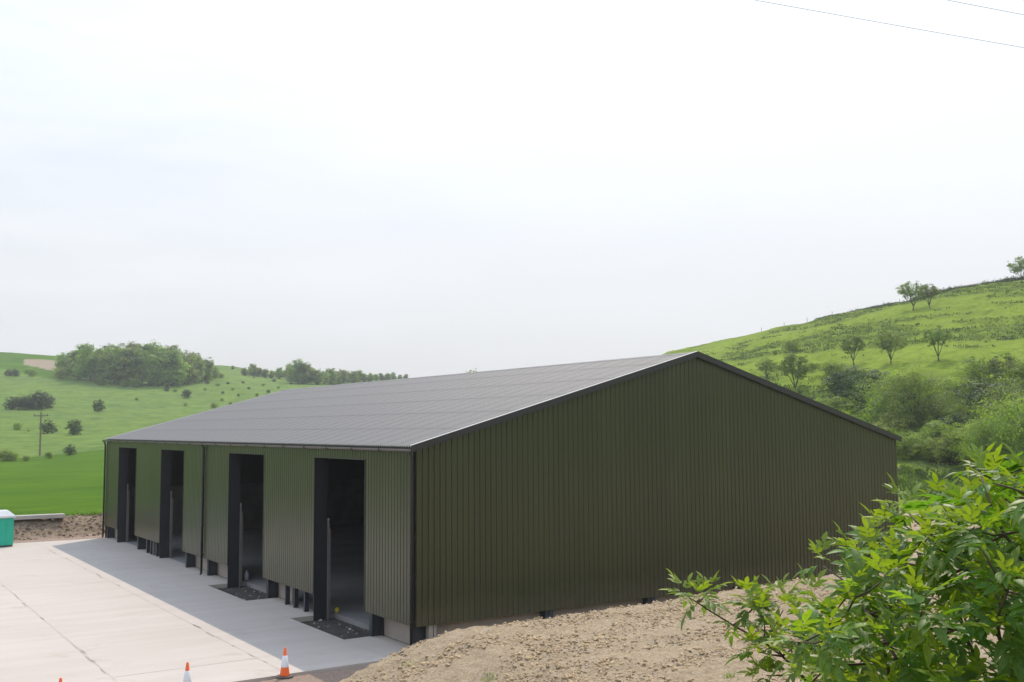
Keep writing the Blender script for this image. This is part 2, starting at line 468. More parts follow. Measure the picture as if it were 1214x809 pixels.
RG = np.array([75, 90, 110, 130, 150, 185, 210, 235, 255, 285, 320, 430, 560, 650, 900, 2600.])
ROWS = [
 (-180, [13, 15, 18, 21, 24, 29, 32, 35, 37, 40, 43, 50, 55, 58, 60, 60]),
 (-120, [8, 9, 11, 13, 15, 18, 20, 23, 25, 28, 31, 38, 45, 48, 50, 50]),
 (-60, [1.2, 1.3, 1.6, 2, 2.6, 4, 5.5, 7.5, 9, 12, 16, 27, 38, 44, 48, 48]),
 (-5, [1.0, 1.1, 1.3, 1.4, 1.6, 2.2, 4, 6.0, 8, 10.5, 13, 26.5, 47, 50, 50, 50]),
 (8, [1.0, 1.1, 1.3, 1.4, 1.6, 2.2, 4, 5.6, 7, 9.5, 12.8, 26.0, 45.4, 47, 47, 47]),
 (12.2, [1.1, 1.2, 1.3, 1.5, 1.8, 2.8, 4.4, 5.8, 7.2, 9.3, 12.2, 27, 43, 46, 45, 45]),
 (18, [1.1, 1.2, 1.4, 1.7, 2.0, 3.3, 4.8, 6.2, 7.4, 9.6, 12.5, 26.3, 40.0, 41, 38, 38]),
 (21.3, [1.1, 1.2, 1.5, 1.9, 2.3, 3.6, 5.0, 6.4, 7.4, 9.6, 12.4, 23.5, 35.0, 43.0, 40, 40]),
 (28, [1.1, 1.2, 1.5, 1.9, 2.4, 3.4, 4.2, 5.0, 6.0, 8, 11, 21, 31, 39.0, 39, 38]),
 (33, [1, 1.2, 1.7, 2.4, 3.4, 5, 6, 7, 8, 9.5, 11, 18, 26, 31, 30, 30]),
 (38, [1, 1.3, 2.2, 3.8, 5.6, 9, 11, 13, 15, 17.5, 19.5, 22, 24, 26, 26, 26]),
 (42.7, [1, 1.5, 3.2, 5.8, 8.6, 14, 17.5, 21, 23.5, 26.8, 29.5, 30, 27, 24, 20, 15]),
 (45.8, [1, 1.6, 3.6, 6.8, 10.2, 16.1, 20.0, 23.6, 26.6, 30.4, 31.6, 31, 27, 24, 20, 15]),
 (48.8, [1, 1.7, 4.0, 7.7, 11.7, 18.4, 22.9, 27.0, 30.2, 32.8, 33.0, 32, 27, 24, 20, 15]),
 (51.7, [1, 1.8, 4.4, 8.6, 13.0, 20.5, 25.4, 30.0, 33.0, 33.8, 33.2, 32, 27, 24, 20, 15]),
 (54.6, [1, 1.9, 4.6, 9.0, 13.8, 22.0, 27.6, 32.7, 35.3, 35.7, 34.5, 32, 27, 24, 20, 15]),
 (57.4, [1, 1.9, 4.8, 9.4, 14.3, 23.0, 29.4, 35.4, 37.0, 37.3, 36.0, 34, 29, 24, 20, 15]),
 (60.2, [1, 1.9, 4.8, 9.5, 14.5, 23.3, 30.1, 36.3, 37.8, 38.3, 37.0, 36, 32, 28, 24, 20]),
 (67, [1.2, 2.4, 5.6, 10.3, 16, 27, 35, 43, 46, 47, 47, 46, 44, 42, 40, 40]),
 (110, [7, 9, 12, 15, 19, 27, 33, 38, 41, 45, 48, 52, 54, 55, 55, 55]),
 (180, [13, 15, 18, 21, 24, 29, 32, 35, 37, 40, 43, 50, 55, 58, 60, 60]),
]
RB = np.array([r[0] for r in ROWS], dtype=float)
RZ = np.array([r[1] for r in ROWS], dtype=float)

def far_h(r, b):
    out = 0
    for k, w in ((0.955, .25), (1.0, .5), (1.045, .25)):
        rr = np.clip(r*k, 75, 2600)
        j = np.clip(np.searchsorted(RG, rr) - 1, 0, len(RG)-2)
        fr = (rr - RG[j])/(RG[j+1]-RG[j])
        i = np.clip(np.searchsorted(RB, b) - 1, 0, len(RB)-2)
        fb = (b-RB[i])/(RB[i+1]-RB[i])
        fb = 0.5*fb + 0.5*fb*fb*(3-2*fb)
        z0 = RZ[i, j]*(1-fr) + RZ[i, j+1]*fr
        z1 = RZ[i+1, j]*(1-fr) + RZ[i+1, j+1]*fr
        out = out + w*(z0*(1-fb)+z1*fb)
    return out

def near_h(x, y):
    z = np.zeros_like(x)
    # open ground east of the warehouse
    z = z + 1.0*S((x-25)/22)*S((y+4)/6)
    # soil bank north of the yard
    zb = 1.08*S((y-41.3 - 0.5*vnoise(x*.25, y*0, 5))/2.4)
    z = np.maximum(z, zb)
    # spoil mound along the gable
    lx = np.clip((x+7.9)/5.6, 0, 1); hx = 0.5*lx + 0.5*S(lx)
    hy = S((-3.3-y)/2.7)
    top = 1.80 + 0.020*np.clip(x, 0, 20) + 0.06*vnoise(x*.22, y*.22, 3)
    z = np.maximum(z, top*hx*hy)
    # bank carrying the viewpoint, rising on southwards
    z = np.where(y < -19, np.maximum(z, z + (4.95-z)*S((-19.5-y)/6.5)), z)
    z = z + 0.12*np.clip(-29-y, 0, 200)
    return z

def height(x, y):
    x = np.asarray(x, dtype=float); y = np.asarray(y, dtype=float)
    dx, dy = x-VX, y-VY
    r = np.hypot(dx, dy); b = np.degrees(np.arctan2(dx, dy))
    w = S((r-74)/11)
    z = near_h(x, y)*(1-w) + far_h(r, b)*w
    # broad unevenness of the slopes
    z = z + S((r-90)/60)*(0.9*fbm(x/38, y/38, 11, 3)) * np.clip((r/260), 0.3, 1.6)
    return z

def soil_mask(x, y):
    """1 bare soil, 0 grown over"""
    n = fbm(x/3.0, y/3.0, 21, 3)
    m = np.ones_like(x)
    m = np.where(y > 43.6 + 0.5*n, 0.0, m)
    dx, dy = x-VX, y-VY
    r = np.hypot(dx, dy); b = np.degrees(np.arctan2(dx, dy))
    lim = np.where(b > 35, 72 + 6*n, 1e9)
    m = np.where(r > lim, 0.0, m)
    m = np.where((y > 40) & (b > 35) & (r < lim), 1.0, m)
    m = np.where(y < -24.5 + 1.5*n, 0.25, m)
    m = np.where(r > 95, 0.0, m)
    m = np.where((x < -45), 0.0, m)
    return m

def detail(x, y):
    dx, dy = x-VX, y-VY
    r = np.hypot(dx, dy); b = np.degrees(np.arctan2(dx, dy))
    s = soil_mask(x, y)
    pad = (x > -31) & (x < 23.5) & (y > -0.9) & (y < 40.2)
    loose = np.where((y < -3.0) & (x > -9), 1.0, 0.12)
    loose = np.where((y > 41.2) & (y < 46), 1.3, loose)
    loose = np.where(x > 26, 1.0, loose)
    d = s*loose*(0.075*fbm(x*1.1, y*1.1, 31, 4, 0.55) + 0.11*np.abs(fbm(x*3.1, y*3.1, 41, 3, 0.65)) - 0.03)
    # wheel ruts along the terrace
    rut = np.exp(-((y+9.4+0.25*np.sin(x*.35))/0.16)**2) + np.exp(-((y+11.1+0.25*np.sin(x*.35))/0.16)**2)
    d = d - 0.07*rut*s*(x > -4)
    # tussocks and sheep terraces on the eastern hill
    m = S((r-84)/10)*S((b-38)/4)*S((420-r)/60)
    patch = S((fbm(x/16, y/16, 51, 3)+0.25)/0.5)
    near_r = S((250-r)/110)
    tu = np.clip(fbm(x/1.5, y/1.5, 61, 3, 0.6), -0.1, 1)
    d = d + m*(0.15+0.85*patch)*(0.30+0.80*near_r)*tu*1.35
    ter = np.sin((height(x, y) + 0.9*fbm(x/14, y/14, 71, 2))*2.9)
    d = d + m*0.20*ter*patch
    m2 = S((r-150)/30)*S((34-b)/6)*S((b+10)/10)
    d = d + m2*0.22*fbm(x/2.5, y/2.5, 81, 3)*S((r-185)/20)
    d = np.where(pad & (x < 23.0) & (y > -0.5) & (y < 39.4), -0.42, d)
    return d
#TERRAIN-END
def build_land():
    # bearings: fine inside the view, coarse elsewhere
    bear = np.concatenate([np.arange(-180, 3, 4.0), np.arange(3.5, 66, 0.14), np.arange(66.5, 180.1, 4.0)])
    bear[-1] = 180.0
    rr = np.concatenate([[0.3, 0.8], np.arange(1.3, 9.5, 0.35), np.arange(9.6, 40, 0.12), np.arange(40, 80, 0.30),
                         np.arange(80, 340, 0.75), np.arange(340, 760, 6.0), np.geomspace(770, 2600, 16)])
    B, Rr = np.meshgrid(np.radians(bear), rr, indexing='ij')
    X = VX + Rr*np.sin(B); Y = VY + Rr*np.cos(B)
    Z = height(X, Y) + detail(X, Y)
    nb, nr = X.shape
    soil = soil_mask(X, Y)
    bd = np.degrees(B)
    n = fbm(X/9, Y/9, 91, 2)
    crop = ((bd < 36) & (bd > -30) & (Rr > 72) & (Rr < 187 + (bd-9)*1.2 + 2*n) & (soil < .5)).astype(float)
    ridge_f = ((bd < 10.6 + 0.15*n) & (bd > -30) & (Rr > 455 + 6*n - (bd-8)*16)).astype(float)
    crop = np.maximum(crop, ridge_f)
    tan = ((bd > 8.4 + (Rr-478)*0.0) & (bd < 10.6) & (Rr > 478 - (bd-9)*18) & (Rr < 520 - (10.4-bd)*2)).astype(float)
    crop = np.where(tan > 0.5, 0, crop)
    # rank tussock patches on the eastern slope and thin ones on the northern one
    z0 = height(X, Y)
    rank = S((fbm(X/15, Y/15, 51, 3)+0.16)/0.4)*S((bd-38)/4)*S((Rr-84)/8)*0.5
    rank = rank*(0.55+0.45*np.sin((z0 + 0.9*fbm(X/14, Y/14, 71, 2))*2.9 + 1.2))
    rank = np.maximum(rank, 0.8*S((fbm(X/6, Y/6, 55, 3)+0.05)/0.3)*S((bd-44)/6)*S((Rr-88)/6)*S((152-Rr)/16))
    rank = np.maximum(rank, 0.5*S((fbm(X/22, Y/9, 57, 3)-0.02)/0.3)*(bd < 34)*(Rr > 190))
    # tramlines in the crop
    tl = ((np.mod(0.93*X - 0.36*Y + 2*np.sin(Y*.03), 24.0) < 0.9) & (crop > .5) & (Rr < 260)).astype(float)
    rank = np.maximum(rank, tl)
    pale = ((X < 0.6) & (X > -34) & (Y > -3.6) & (Y < 0.2)).astype(float)*0.9
    pale = np.maximum(pale, ((X < 1.0) & (X > -34) & (Y > 38) & (Y < 41.6)).astype(float)*0.9)
    pale = np.where(tan > .5, 0.8, pale)
    verts = np.stack([X.ravel(), Y.ravel(), Z.ravel()], 1)
    idx = np.arange(nb*nr).reshape(nb, nr)
    quads = np.stack([idx[:-1, :-1], idx[:-1, 1:], idx[1:, 1:], idx[1:, :-1]], -1)
    quads = quads.reshape(-1, 4)
    cR = 0.5*(Rr[:-1, :-1]+Rr[1:, 1:]).ravel(); cB = 0.5*(bd[:-1, :-1]+bd[1:, 1:]).ravel()
    cY = 0.5*(Y[:-1, :-1]+Y[1:, 1:]).ravel()
    attr = np.stack([soil.ravel(), crop.ravel(), rank.ravel(), np.ones(nb*nr)], 1).astype(np.float32)
    pl = pale.ravel().astype(np.float32)
    bank = (S((Y-41.0)/.5)*S((62-X)/10)).ravel().astype(np.float32)
    lush = S((38-bd)/6).ravel().astype(np.float32)
    reg = np.zeros(len(quads), int)                      # 0 soil and yard ground
    reg[(cR > 72) & (cB < 36)] = 1                       # crop field
    reg[(cR > 187 + (cB-9)*1.2) & (cB < 36)] = 2         # northern pasture hill
    reg[(cR > 76) & (cB >= 36)] = 3                      # eastern grassy hillside
    for k, nm in enumerate(("bare_ground", "crop_field", "pasture_hill", "grassy_hillside")):
        q = quads[reg == k]
        u, inv = np.unique(q, return_inverse=True)
        me = np_mesh(nm, verts[u], inv.reshape(q.shape), smooth=True)
        a = me.attributes.new("cover", 'FLOAT_COLOR', 'POINT'); a.data.foreach_set("color", attr[u].ravel())
        bb = me.attributes.new("bank", 'FLOAT', 'POINT'); bb.data.foreach_set("value", bank[u])
        lu = me.attributes.new("lush", 'FLOAT', 'POINT'); lu.data.foreach_set("value", lush[u])
        p = me.attributes.new("pale", 'FLOAT', 'POINT'); p.data.foreach_set("value", pl[u])
        tag(link(nm, me, M_LAND), kind="structure")
build_land()

def gz(x, y):
    return float(height(np.array([x]), np.array([y]))[0])

# ------------------------------------------------------------------ concrete yard, bay by bay
yard = tag(empty("concrete_yard"), kind="structure")
W, L = 22.744, 39.624
HE, HR = 6.0, 9.13
SLOPE = (HR-HE)/(W/2)
BAYX = [0.0, -3.95, -7.92, -11.9, -15.9, -19.9, -23.9, -27.9]
CUTY = [-0.2, 2.12, 10.0, 18.0, 26.0, 34.0, 39.55]
def slab_mesh(x0, x1, y0, y1, holes=()):
    m = MB(); g = 0.003
    segs = [(y0+g, y1-g)]
    for (hy0, hy1) in holes:
        new = []
        for a, b in segs:
            if hy1 <= a or hy0 >= b: new.append((a, b)); continue
            if a < hy0: new.append((a, hy0))
            if hy1 < b: new.append((hy1, b))
        segs = new
    for a, b in segs: m.box(x0+g, x1-g, a, b, -0.2, 0)
    return m
PITS = [(3.05, 7.50), (11.95, 16.72)]
for i in range(len(BAYX)-1):
    cuts = CUTY if i != 0 else [-0.2, 39.55]
    for j in range(len(cuts)-1):
        if i == 0:
            # strip along the doors, with the two unfilled pits left open
            m = slab_mesh(-3.95, -0.83, cuts[j], cuts[j+1])
            for a, b in ((-0.188, 3.05), (7.5, 11.95), (16.72, 39.538)):
                m.box(-0.842, 0.43, a, b, -0.2, 0)
            o = m.build("slab", M_PAD, yard)
        else:
            o = slab_mesh(BAYX[i+1], BAYX[i], cuts[j], cuts[j+1]).build("slab", M_PAD, yard)
# lighter and darker joints with ragged filler
def joint(x0, y0, x1, y1, w, seed):
    rg = random.Random(seed); m = MB(); n = int(math.hypot(x1-x0, y1-y0)/0.35)
    dx, dy = (x1-x0)/n, (y1-y0)/n; l = math.hypot(dx, dy); px, py = -dy/l, dx/l
    prev = None
    for i in range(n+1):
        a = w*(0.35+0.65*rg.random()) if rg.random() < 0.8 else w*1.6
        c = rg.uniform(-.25, .25)*w
        cur = ((x0+dx*i+px*(c+a), y0+dy*i+py*(c+a)), (x0+dx*i+px*(c-a), y0+dy*i+py*(c-a)))
        if prev:
            b = len(m.v)
            for p in (prev[1], cur[1], cur[0], prev[0]): m.v.append((p[0], p[1], 0.004))
            m.f.append((b, b+1, b+2, b+3))
        prev = cur
    return m
joint(-3.95, 0.0, -3.95, 39.4, 0.020, 1).build("joint", M_JOINT, yard)
joint(-7.92, 0.0, -7.92, 39.4, 0.024, 2).build("joint", M_JOINT, yard)
joint(-7.9, 2.12, -3.97, 2.12, 0.014, 3).build("joint", M_JOINT, yard)
rg = random.Random(31); m = MB()
for (xj, n_) in ((-3.95, 16), (-7.92, 22)):
    for k in range(n_):
        y_ = rg.uniform(1.0, 34)**1.0; ln_ = rg.uniform(.15, 1.1); w_ = rg.uniform(.012, .05); o_ = rg.uniform(-.07, .04)
        pts_ = [(xj+o_-w_*.3, y_), (xj+o_+w_*.6, y_+ln_*.1), (xj+o_+w_, y_+ln_*.5), (xj+o_+w_*.3, y_+ln_*.95), (xj+o_-w_*.2, y_+ln_), (xj+o_-w_*.5, y_+ln_*.4)]
        b_ = len(m.v); m.v += [(a_, c_, .008) for a_, c_ in pts_]; m.f.append(tuple(range(b_, b_+6)))
m.build("joint_grime", M_MARK, yard)
pit = MB()
for (a, b) in PITS:
    pit.box(-1.0, 0.83, a-.1, b+.1, -0.35, -0.17)
tag(pit.build("pit_floor", M_DIRT), kind="structure")

# ------------------------------------------------------------------ the warehouse
shed = empty("farm_warehouse", (0, 0, 0), 0,
             "long olive green corrugated steel shed with a grey roof and four open doorways", "warehouse")

PITCH, PAN = 0.2, 0.11
def rib_points(s0, s1, depth=0.026):
    """box profile: broad outer faces, narrow recesses; offset outwards of the line"""
    pts = [s0]; k = math.floor(s0/PITCH)-1
    while k*PITCH < s1 + PITCH:
        b = k*PITCH
        for o in (0.0, 0.018, 0.042, 0.060):
            if s0 + 1e-4 < b+o < s1 - 1e-4: pts.append(b+o)
        k += 1
    pts.append(s1)
    def off(s):
        u = s - math.floor(s/PITCH)*PITCH
        if u < 0.018: return depth*(1-u/0.018)
        if u < 0.042: return 0.0
        if u < 0.060: return depth*(u-0.042)/0.018
        return depth
    return [(s, off(min(max(s, s0+1e-4), s1-1e-4))) for s in pts]

def cladding(name, plane, s0, s1, z0, top):
    pr = rib_points(s0, s1)
    m = MB()
    for s, d in pr:
        zt = top(s) if callable(top) else top
        for z in (z0, zt):
            m.v.append((-0.005-d, s, z) if plane == 'front' else (s, -0.005-d, z))
    for i in range(len(pr)-1):
        a = 2*i
        q = (a, a+1, a+3, a+2) if plane == 'front' else (a, a+2, a+3, a+1)
        m.f.append(q)
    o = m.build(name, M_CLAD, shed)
    return o
DOORS = [(3.284, 7.371), (12.41, 16.61), (23.255, 27.255), (32.33, 36.34)]
HD, HC = 5.53, 0.753
def cut(a, b, step=1.0):
    n = max(1, int(round((b-a)/step))); return [a+(b-a)*i/n for i in range(n+1)]
s = 0.03
walls = []
for a, b in DOORS:
    walls.append((s, a, HC)); walls.append((a, b, HD)); s = b
walls.append((s, L, HC))
for a, b, z0 in walls:
    # sheets run on the 1 m module
    ks = [a] + [k for k in range(int(math.ceil(a+0.25)), int(math.floor(b-0.25))+1)] + [b]
    for i in range(len(ks)-1):
        cladding("cladding_sheet", 'front', ks[i], ks[i+1], z0, HE-0.03)
def gtop(x):
    return HE + SLOPE*min(x, W-x) - 0.04
for k in range(23):
    a, b = float(k), min(float(k+1), W)
    if k == 11:       # sheet under the apex
        pr = rib_points(a, b); pr = sorted(pr + [(W/2, 0.026)])
        m = MB()
        for s_, d in pr:
            for z in (HC, gtop(s_)): m.v.append((s_, -0.005-d, z))
        for i in range(len(pr)-1): m.f.append((2*i, 2*i+2, 2*i+3, 2*i+1))
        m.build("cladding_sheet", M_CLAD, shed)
    else:
        cladding("cladding_sheet", 'gable', max(a, 0.03), b, HC, gtop)
# back and far walls (plain sheets, never in view from the yard)
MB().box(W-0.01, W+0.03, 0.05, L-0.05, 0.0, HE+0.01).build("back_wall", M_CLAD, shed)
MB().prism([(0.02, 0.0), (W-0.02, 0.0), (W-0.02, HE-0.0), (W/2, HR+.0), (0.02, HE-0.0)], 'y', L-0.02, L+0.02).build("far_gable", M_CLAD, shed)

# roof: rows of corrugated fibre cement sheets
NPITCH = 0.1463
ROWX = [-0.17, 1.66, 3.68, 5.68, 7.72, 9.74, W/2-0.02]
def roof_z(x): return HE + 0.035 + SLOPE*x
def sheet_mesh(width, x0, x1, lap):
    """local: x along slope from eave upward, y along the shed"""
    n = int(round(width/NPITCH*6))
    m = MB(); amp = 0.026
    dz = 0.0
    xa, xb = x0, x1 + (lap if x1 < W/2-0.1 else 0)
    for i in range(n+1):
        y = width*i/n
        h = amp*math.cos(2*math.pi*y/NPITCH)
        lift = 0.009
        m.v.append((0, y, h+lift)); m.v.append((xb-xa, y, SLOPE*(xb-xa)+h))
    nb = len(m.v)
    for i in range(n+1):
        y = width*i/n; h = amp*math.cos(2*math.pi*y/NPITCH)
        m.v.append((0.0, y, h+lift)); m.v.append((0.0, y, h+lift-0.0085))
    for i in range(n):
        a = 2*i
        m.f.append((a, a+1, a+3, a+2)); m.f.append((nb+a+1, nb+a, nb+a+2, nb+a+3))
    for f in range(len(m.f)): m.f[f] = tuple(reversed(m.f[f]))
    return m.mesh("roof_sheet", True)
sw = NPITCH*7
ncol = 39
Y0 = -0.13
wid_total = L + 0.26
rg = random.Random(5)
for r_ in range(6):
    me = sheet_mesh(sw, ROWX[r_], ROWX[r_+1], 0.12)
    me.materials.append(M_ROOF)
    for c_ in range(ncol):
        y = Y0 + c_*sw
        if y + sw > L + 0.16: break
        o = bpy.data.objects.new("roof_sheet", me); COL.objects.link(o)
        o.parent = shed
        o.location = (ROWX[r_], y, roof_z(ROWX[r_]) + r_*0.002)
yend = Y0 + sw*int((L+0.16-Y0)/sw)
if yend < L+0.12:
    m = MB()
    for x0, x1 in [(ROWX[0], ROWX[-1])]:
        m.v += [(x0, yend, roof_z(x0)+.02), (x1, yend, roof_z(x1)+.02), (x1, L+.13, roof_z(x1)+.02), (x0, L+.13, roof_z(x0)+.02)]
        m.f.append((0, 3, 2, 1))
    m.build("roof_edge_strip", M_ROOF, shed)
m = MB()
xe = W+0.17
m.v += [(W/2, -.13, HR+.03), (xe, -.13, HE+.03-SLOPE*.17), (xe, L+.13, HE+.03-SLOPE*.17), (W/2, L+.13, HR+.03)]
m.f.append((0, 1, 2, 3))
m.build("roof_back_slope", M_ROOF, shed)
# ridge capping in lengths
for k in range(0, 20):
    m = MB(); ya, yb = -0.14 + k*1.995, -0.14+(k+1)*1.995 - 0.01
    rz = HR + 0.075
    m.prism([(W/2-.26, rz-.26*SLOPE), (W/2, rz), (W/2+.26, rz-.26*SLOPE), (W/2+.26, rz-.26*SLOPE-.015), (W/2, rz-.015), (W/2-.26, rz-.26*SLOPE-.015)], 'y', ya, yb)
    m.build("ridge_cap", M_ROOF, shed)
# verge flashing, two slopes, plus a top edge painted sunlit-pale on the left slope
for sgn in (1, -1):
    def X(u): return u if sgn > 0 else W-u
    ua, ub = -0.2, W/2
    def zz(u, o): return HE + SLOPE*u + o
    f = MB().prism([(X(ua), zz(ua, .075)), (X(ub), zz(ub, .075)), (X(ub), zz(ub, -.125)), (X(ua), zz(ua, -.125))][::sgn], 'y', -0.155, -0.135)
    f.build("verge_flashing", M_JAMB, shed)
    t_ = MB().prism([(X(ua), zz(ua, .079)), (X(ub), zz(ub, .079)), (X(ub), zz(ub, .092)), (X(ua), zz(ua, .092))][::sgn], 'y', -0.158, -0.07)
    t_.build("verge_edge", M_SUNLIT_TRIM if sgn > 0 else M_JAMB, shed)

# gutter with unions, downpipes with clips
for k in range(20):
    ya, yb = -0.12 + k*1.99, -0.12 + (k+1)*1.99 - 0.02
    prof = []
    for a in range(0, 9):
        t_ = math.pi*(1.0 + a/8.0); prof.append((-0.19 + .078*math.cos(t_), 5.915 + .082*math.sin(t_)))
    inner = [(p[0]*1.0 + (0.006 if p[0] < -0.19 else -0.006), p[1]+.006) for p in reversed(prof)]
    MB().prism(prof+inner, 'y', ya, yb).build("gutter", M_GUTTER, shed)
    MB().prism([(-0.275, 5.93), (-0.275, 5.86), (-0.23, 5.822), (-0.15, 5.822), (-0.045, 5.93)], 'y', yb-.03, yb+.05).build("gutter_bracket", M_BLACK, shed)
eb = MB().box(-0.16, -0.035, -0.12, L+.12, 5.935, 5.95); eb.build("eave_board", M_JAMB, shed)
for y_ in (0.0, 19.97, L-0.02):
    dp = MB().tube([(-0.17, y_, 5.84), (-0.15, y_, 5.76), (-0.11, y_, 5.68), (-0.105, y_, 5.6), (-0.105, y_, 0.06), (-0.16, y_, 0.01)], 0.052, 10).build("downpipe", M_BLACK, shed, True)
    for z_ in (0.9, 2.2, 3.3, 4.4, 5.3):
        MB().box(-0.165, -0.02, y_-.07, y_+.07, z_, z_+.035).build("pipe_clip", M_BLACK, dp)

# steel columns: H sections, outer flange to the yard
def column(y, z0=-0.18, z1=5.75, x=0.06, d=0.42, w=0.2):
    m = MB()
    m.box(x, x+.018, y-w/2, y+w/2, z0, z1).box(x+d-.018, x+d, y-w/2, y+w/2, z0, z1).box(x+.018, x+d-.018, y-.006, y+.006, z0, z1)
    m.box(x-.02, x+d+.02, y-w/2-.02, y+w/2+.02, z0-.02, z0+.015)
    return m.build("steel_column", M_STEEL, shed)
for y_ in (0.30, 3.02, 7.49, 12.12, 16.75, 19.58, 22.90, 27.40, 31.95, 36.50, 39.25):
    column(y_)
for x_ in (4.85, 9.15, 13.5, 17.9, 22.3):
    m = MB(); m.box(x_-.16, x_-.145, .03, .30, 0, 5.6).box(x_+.0, x_+.16, .02, .045, 0, 5.6).box(x_-.145, x_+.16, .05, .07, 0, 5.6)
    m.build("steel_column", M_STEEL, shed)
# smaller posts in the two open plinth gaps
for y_, mt in ((10.2, M_STEEL), (9.36, M_STEEL), (8.38, M_STEEL), (30.0, M_STEEL), (29.25, M_STEEL), (28.75, M_GALV), (28.15, M_STEEL)):
    MB().box(0.05, 0.06, y_-.06, y_+.06, 0, 5.4).box(0.06, 0.2, y_-.005, y_+.005, 0, 5.4).box(0.2, 0.21, y_-.06, y_+.06, 0, 5.4).build("door_post", mt, shed)
# door linings: far jambs, heads, and the slim guide posts
for a, b in DOORS:
    d = empty("doorway", (0, 0, 0)); d.parent = shed
    MB().box(-0.02, 0.46, b-.012, b+.004, -0.17 if a < 20 else 0.0, HD).build("jamb_lining", M_JAMB, d)
    MB().box(-0.02, 0.46, a-.004, a+.012, HC, HD).build("jamb_lining", M_JAMB, d)
    MB().box(-0.045, -0.01, a-.03, a+.012, HC, HD+.03).build("jamb_trim", M_JAMB, d)
    MB().box(-0.045, -0.01, b-.012, b+.03, HC, HD+.03).build("jamb_trim", M_JAMB, d)
    MB().box(-0.02, 0.46, a, b, HD-.012, HD+.004).build("head_lining", M_JAMB, d)
    MB().box(-0.045, -0.01, a-.03, b+.03, HD-.012, HD+.03).build("head_trim", M_JAMB, d)
    g = MB().box(0.475, 0.53, b-.06, b+.01, -0.17 if a < 20 else 0.0, 3.30)
    g.tube([(0.51, b-.025, 3.30), (0.51, b-.025, 3.36)], 0.045, 8)
    g.build("guide_post", M_GALV, d)
# precast panels behind the columns, in courses 1 m high
def panels(segs, plane):
    for a, b in segs:
        for z_ in (0.0, 1.0, 2.0):
            ks = cut(a, b, 4.8)
            for i in range(len(ks)-1):
                m = MB()
                if plane == 'front': m.box(0.49, 0.63, ks[i]+.006, ks[i+1]-.006, z_+.004, z_+.996)
                elif plane == 'gable': m.box(ks[i]+.006, ks[i+1]-.006, 0.34, 0.46, z_+.004, z_+.996)
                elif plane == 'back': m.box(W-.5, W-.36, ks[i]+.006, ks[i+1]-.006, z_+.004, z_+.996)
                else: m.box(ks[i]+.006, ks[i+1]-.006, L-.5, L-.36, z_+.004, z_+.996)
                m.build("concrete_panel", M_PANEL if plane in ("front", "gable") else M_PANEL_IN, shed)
panels([(0.02, 3.25), (7.42, 7.9), (10.6, 12.4), (16.65, 23.2), (27.3, 27.9), (30.3, 32.3), (36.4, 39.5)], 'front')
panels([(0.7, 22.7)], 'gable'); panels([(0.5, 39.1)], 'back'); panels([(0.7, 22.2)], 'far')
MB().box(0.66, 0.74, 0.02, 0.32, -0.1, 3.0).build("panel_stop", M_PANEL, shed)
# inner frames: rafters and back columns
for y_ in (0.3, 9.9, 19.7, 29.6, 39.2):
    MB().box(W-.36, W-.05, y_-.1, y_+.1, 0, 5.75).build("steel_column", M_STEEL, shed)
    m = MB()
    m.prism([(0.1, 5.75), (W/2, HR-.15), (W-.1, 5.75), (W-.1, 5.45), (W/2, HR-.5), (0.1, 5.45)], 'y', y_-.09, y_+.09)
    m.build("rafter", M_STEEL, shed)
for z_ in (3.3, 4.6):
    MB().box(W-.3, W-.12, 0.4, 39.1, z_, z_+.2).build("side_rail", M_STEEL, shed)
# floor slab, stepped back behind the two pits
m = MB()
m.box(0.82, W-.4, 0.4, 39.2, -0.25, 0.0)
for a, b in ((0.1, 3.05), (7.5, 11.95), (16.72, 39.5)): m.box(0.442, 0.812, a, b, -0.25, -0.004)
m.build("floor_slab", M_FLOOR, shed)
# hardcore strip south of the yard reads as ground

# ------------------------------------------------------------------ traffic cones
def cone_thing():
    r = empty("traffic_cone")
    MB().lathe([(0.135, 0.045), (0.128, 0.07), (0.028, 0.76), (0.020, 0.765)], 20).build("cone_body", M_ORANGE, r, True)
    MB().lathe([(0.1065, 0.27), (0.1065-0.0, 0.272), (0.060, 0.565), (0.058, 0.566)], 20).build("reflective_sleeve", M_WHITE, r, True)
    b = MB().prism([(0.24*math.cos(math.pi*2*k/8+math.pi/8), 0.24*math.sin(math.pi*2*k/8+math.pi/8)) for k in range(8)], 'z', 0.0, 0.045).build("base", M_RUBBER, r)
    bevel(b, 0.012, 2)
    return r
c0 = cone_thing()
CONES = [((-4.15, -0.50, 0.0), 0.3, "orange and white traffic cone whole in view at the yard corner nearest the shed"),
         ((-6.78, -0.72, 0.0), 1.1, "middle traffic cone, its base cut off by the bottom edge"),
         ((-9.70, -0.62, 0.0), 2.0, "leftmost traffic cone, only its orange tip showing at the bottom edge")]
def copy_tree(o, parent=None):
    c = o.copy(); COL.objects.link(c)
    if parent is not None: c.parent = parent
    for ch in o.children: copy_tree(ch, c)
    return c
for i, (p, a, lab) in enumerate(CONES):
    o = c0 if i == 0 else copy_tree(c0)
    o.location = p; o.rotation_euler.z = a
    tag(o, lab, "traffic cone", "traffic cones at the end of the yard")

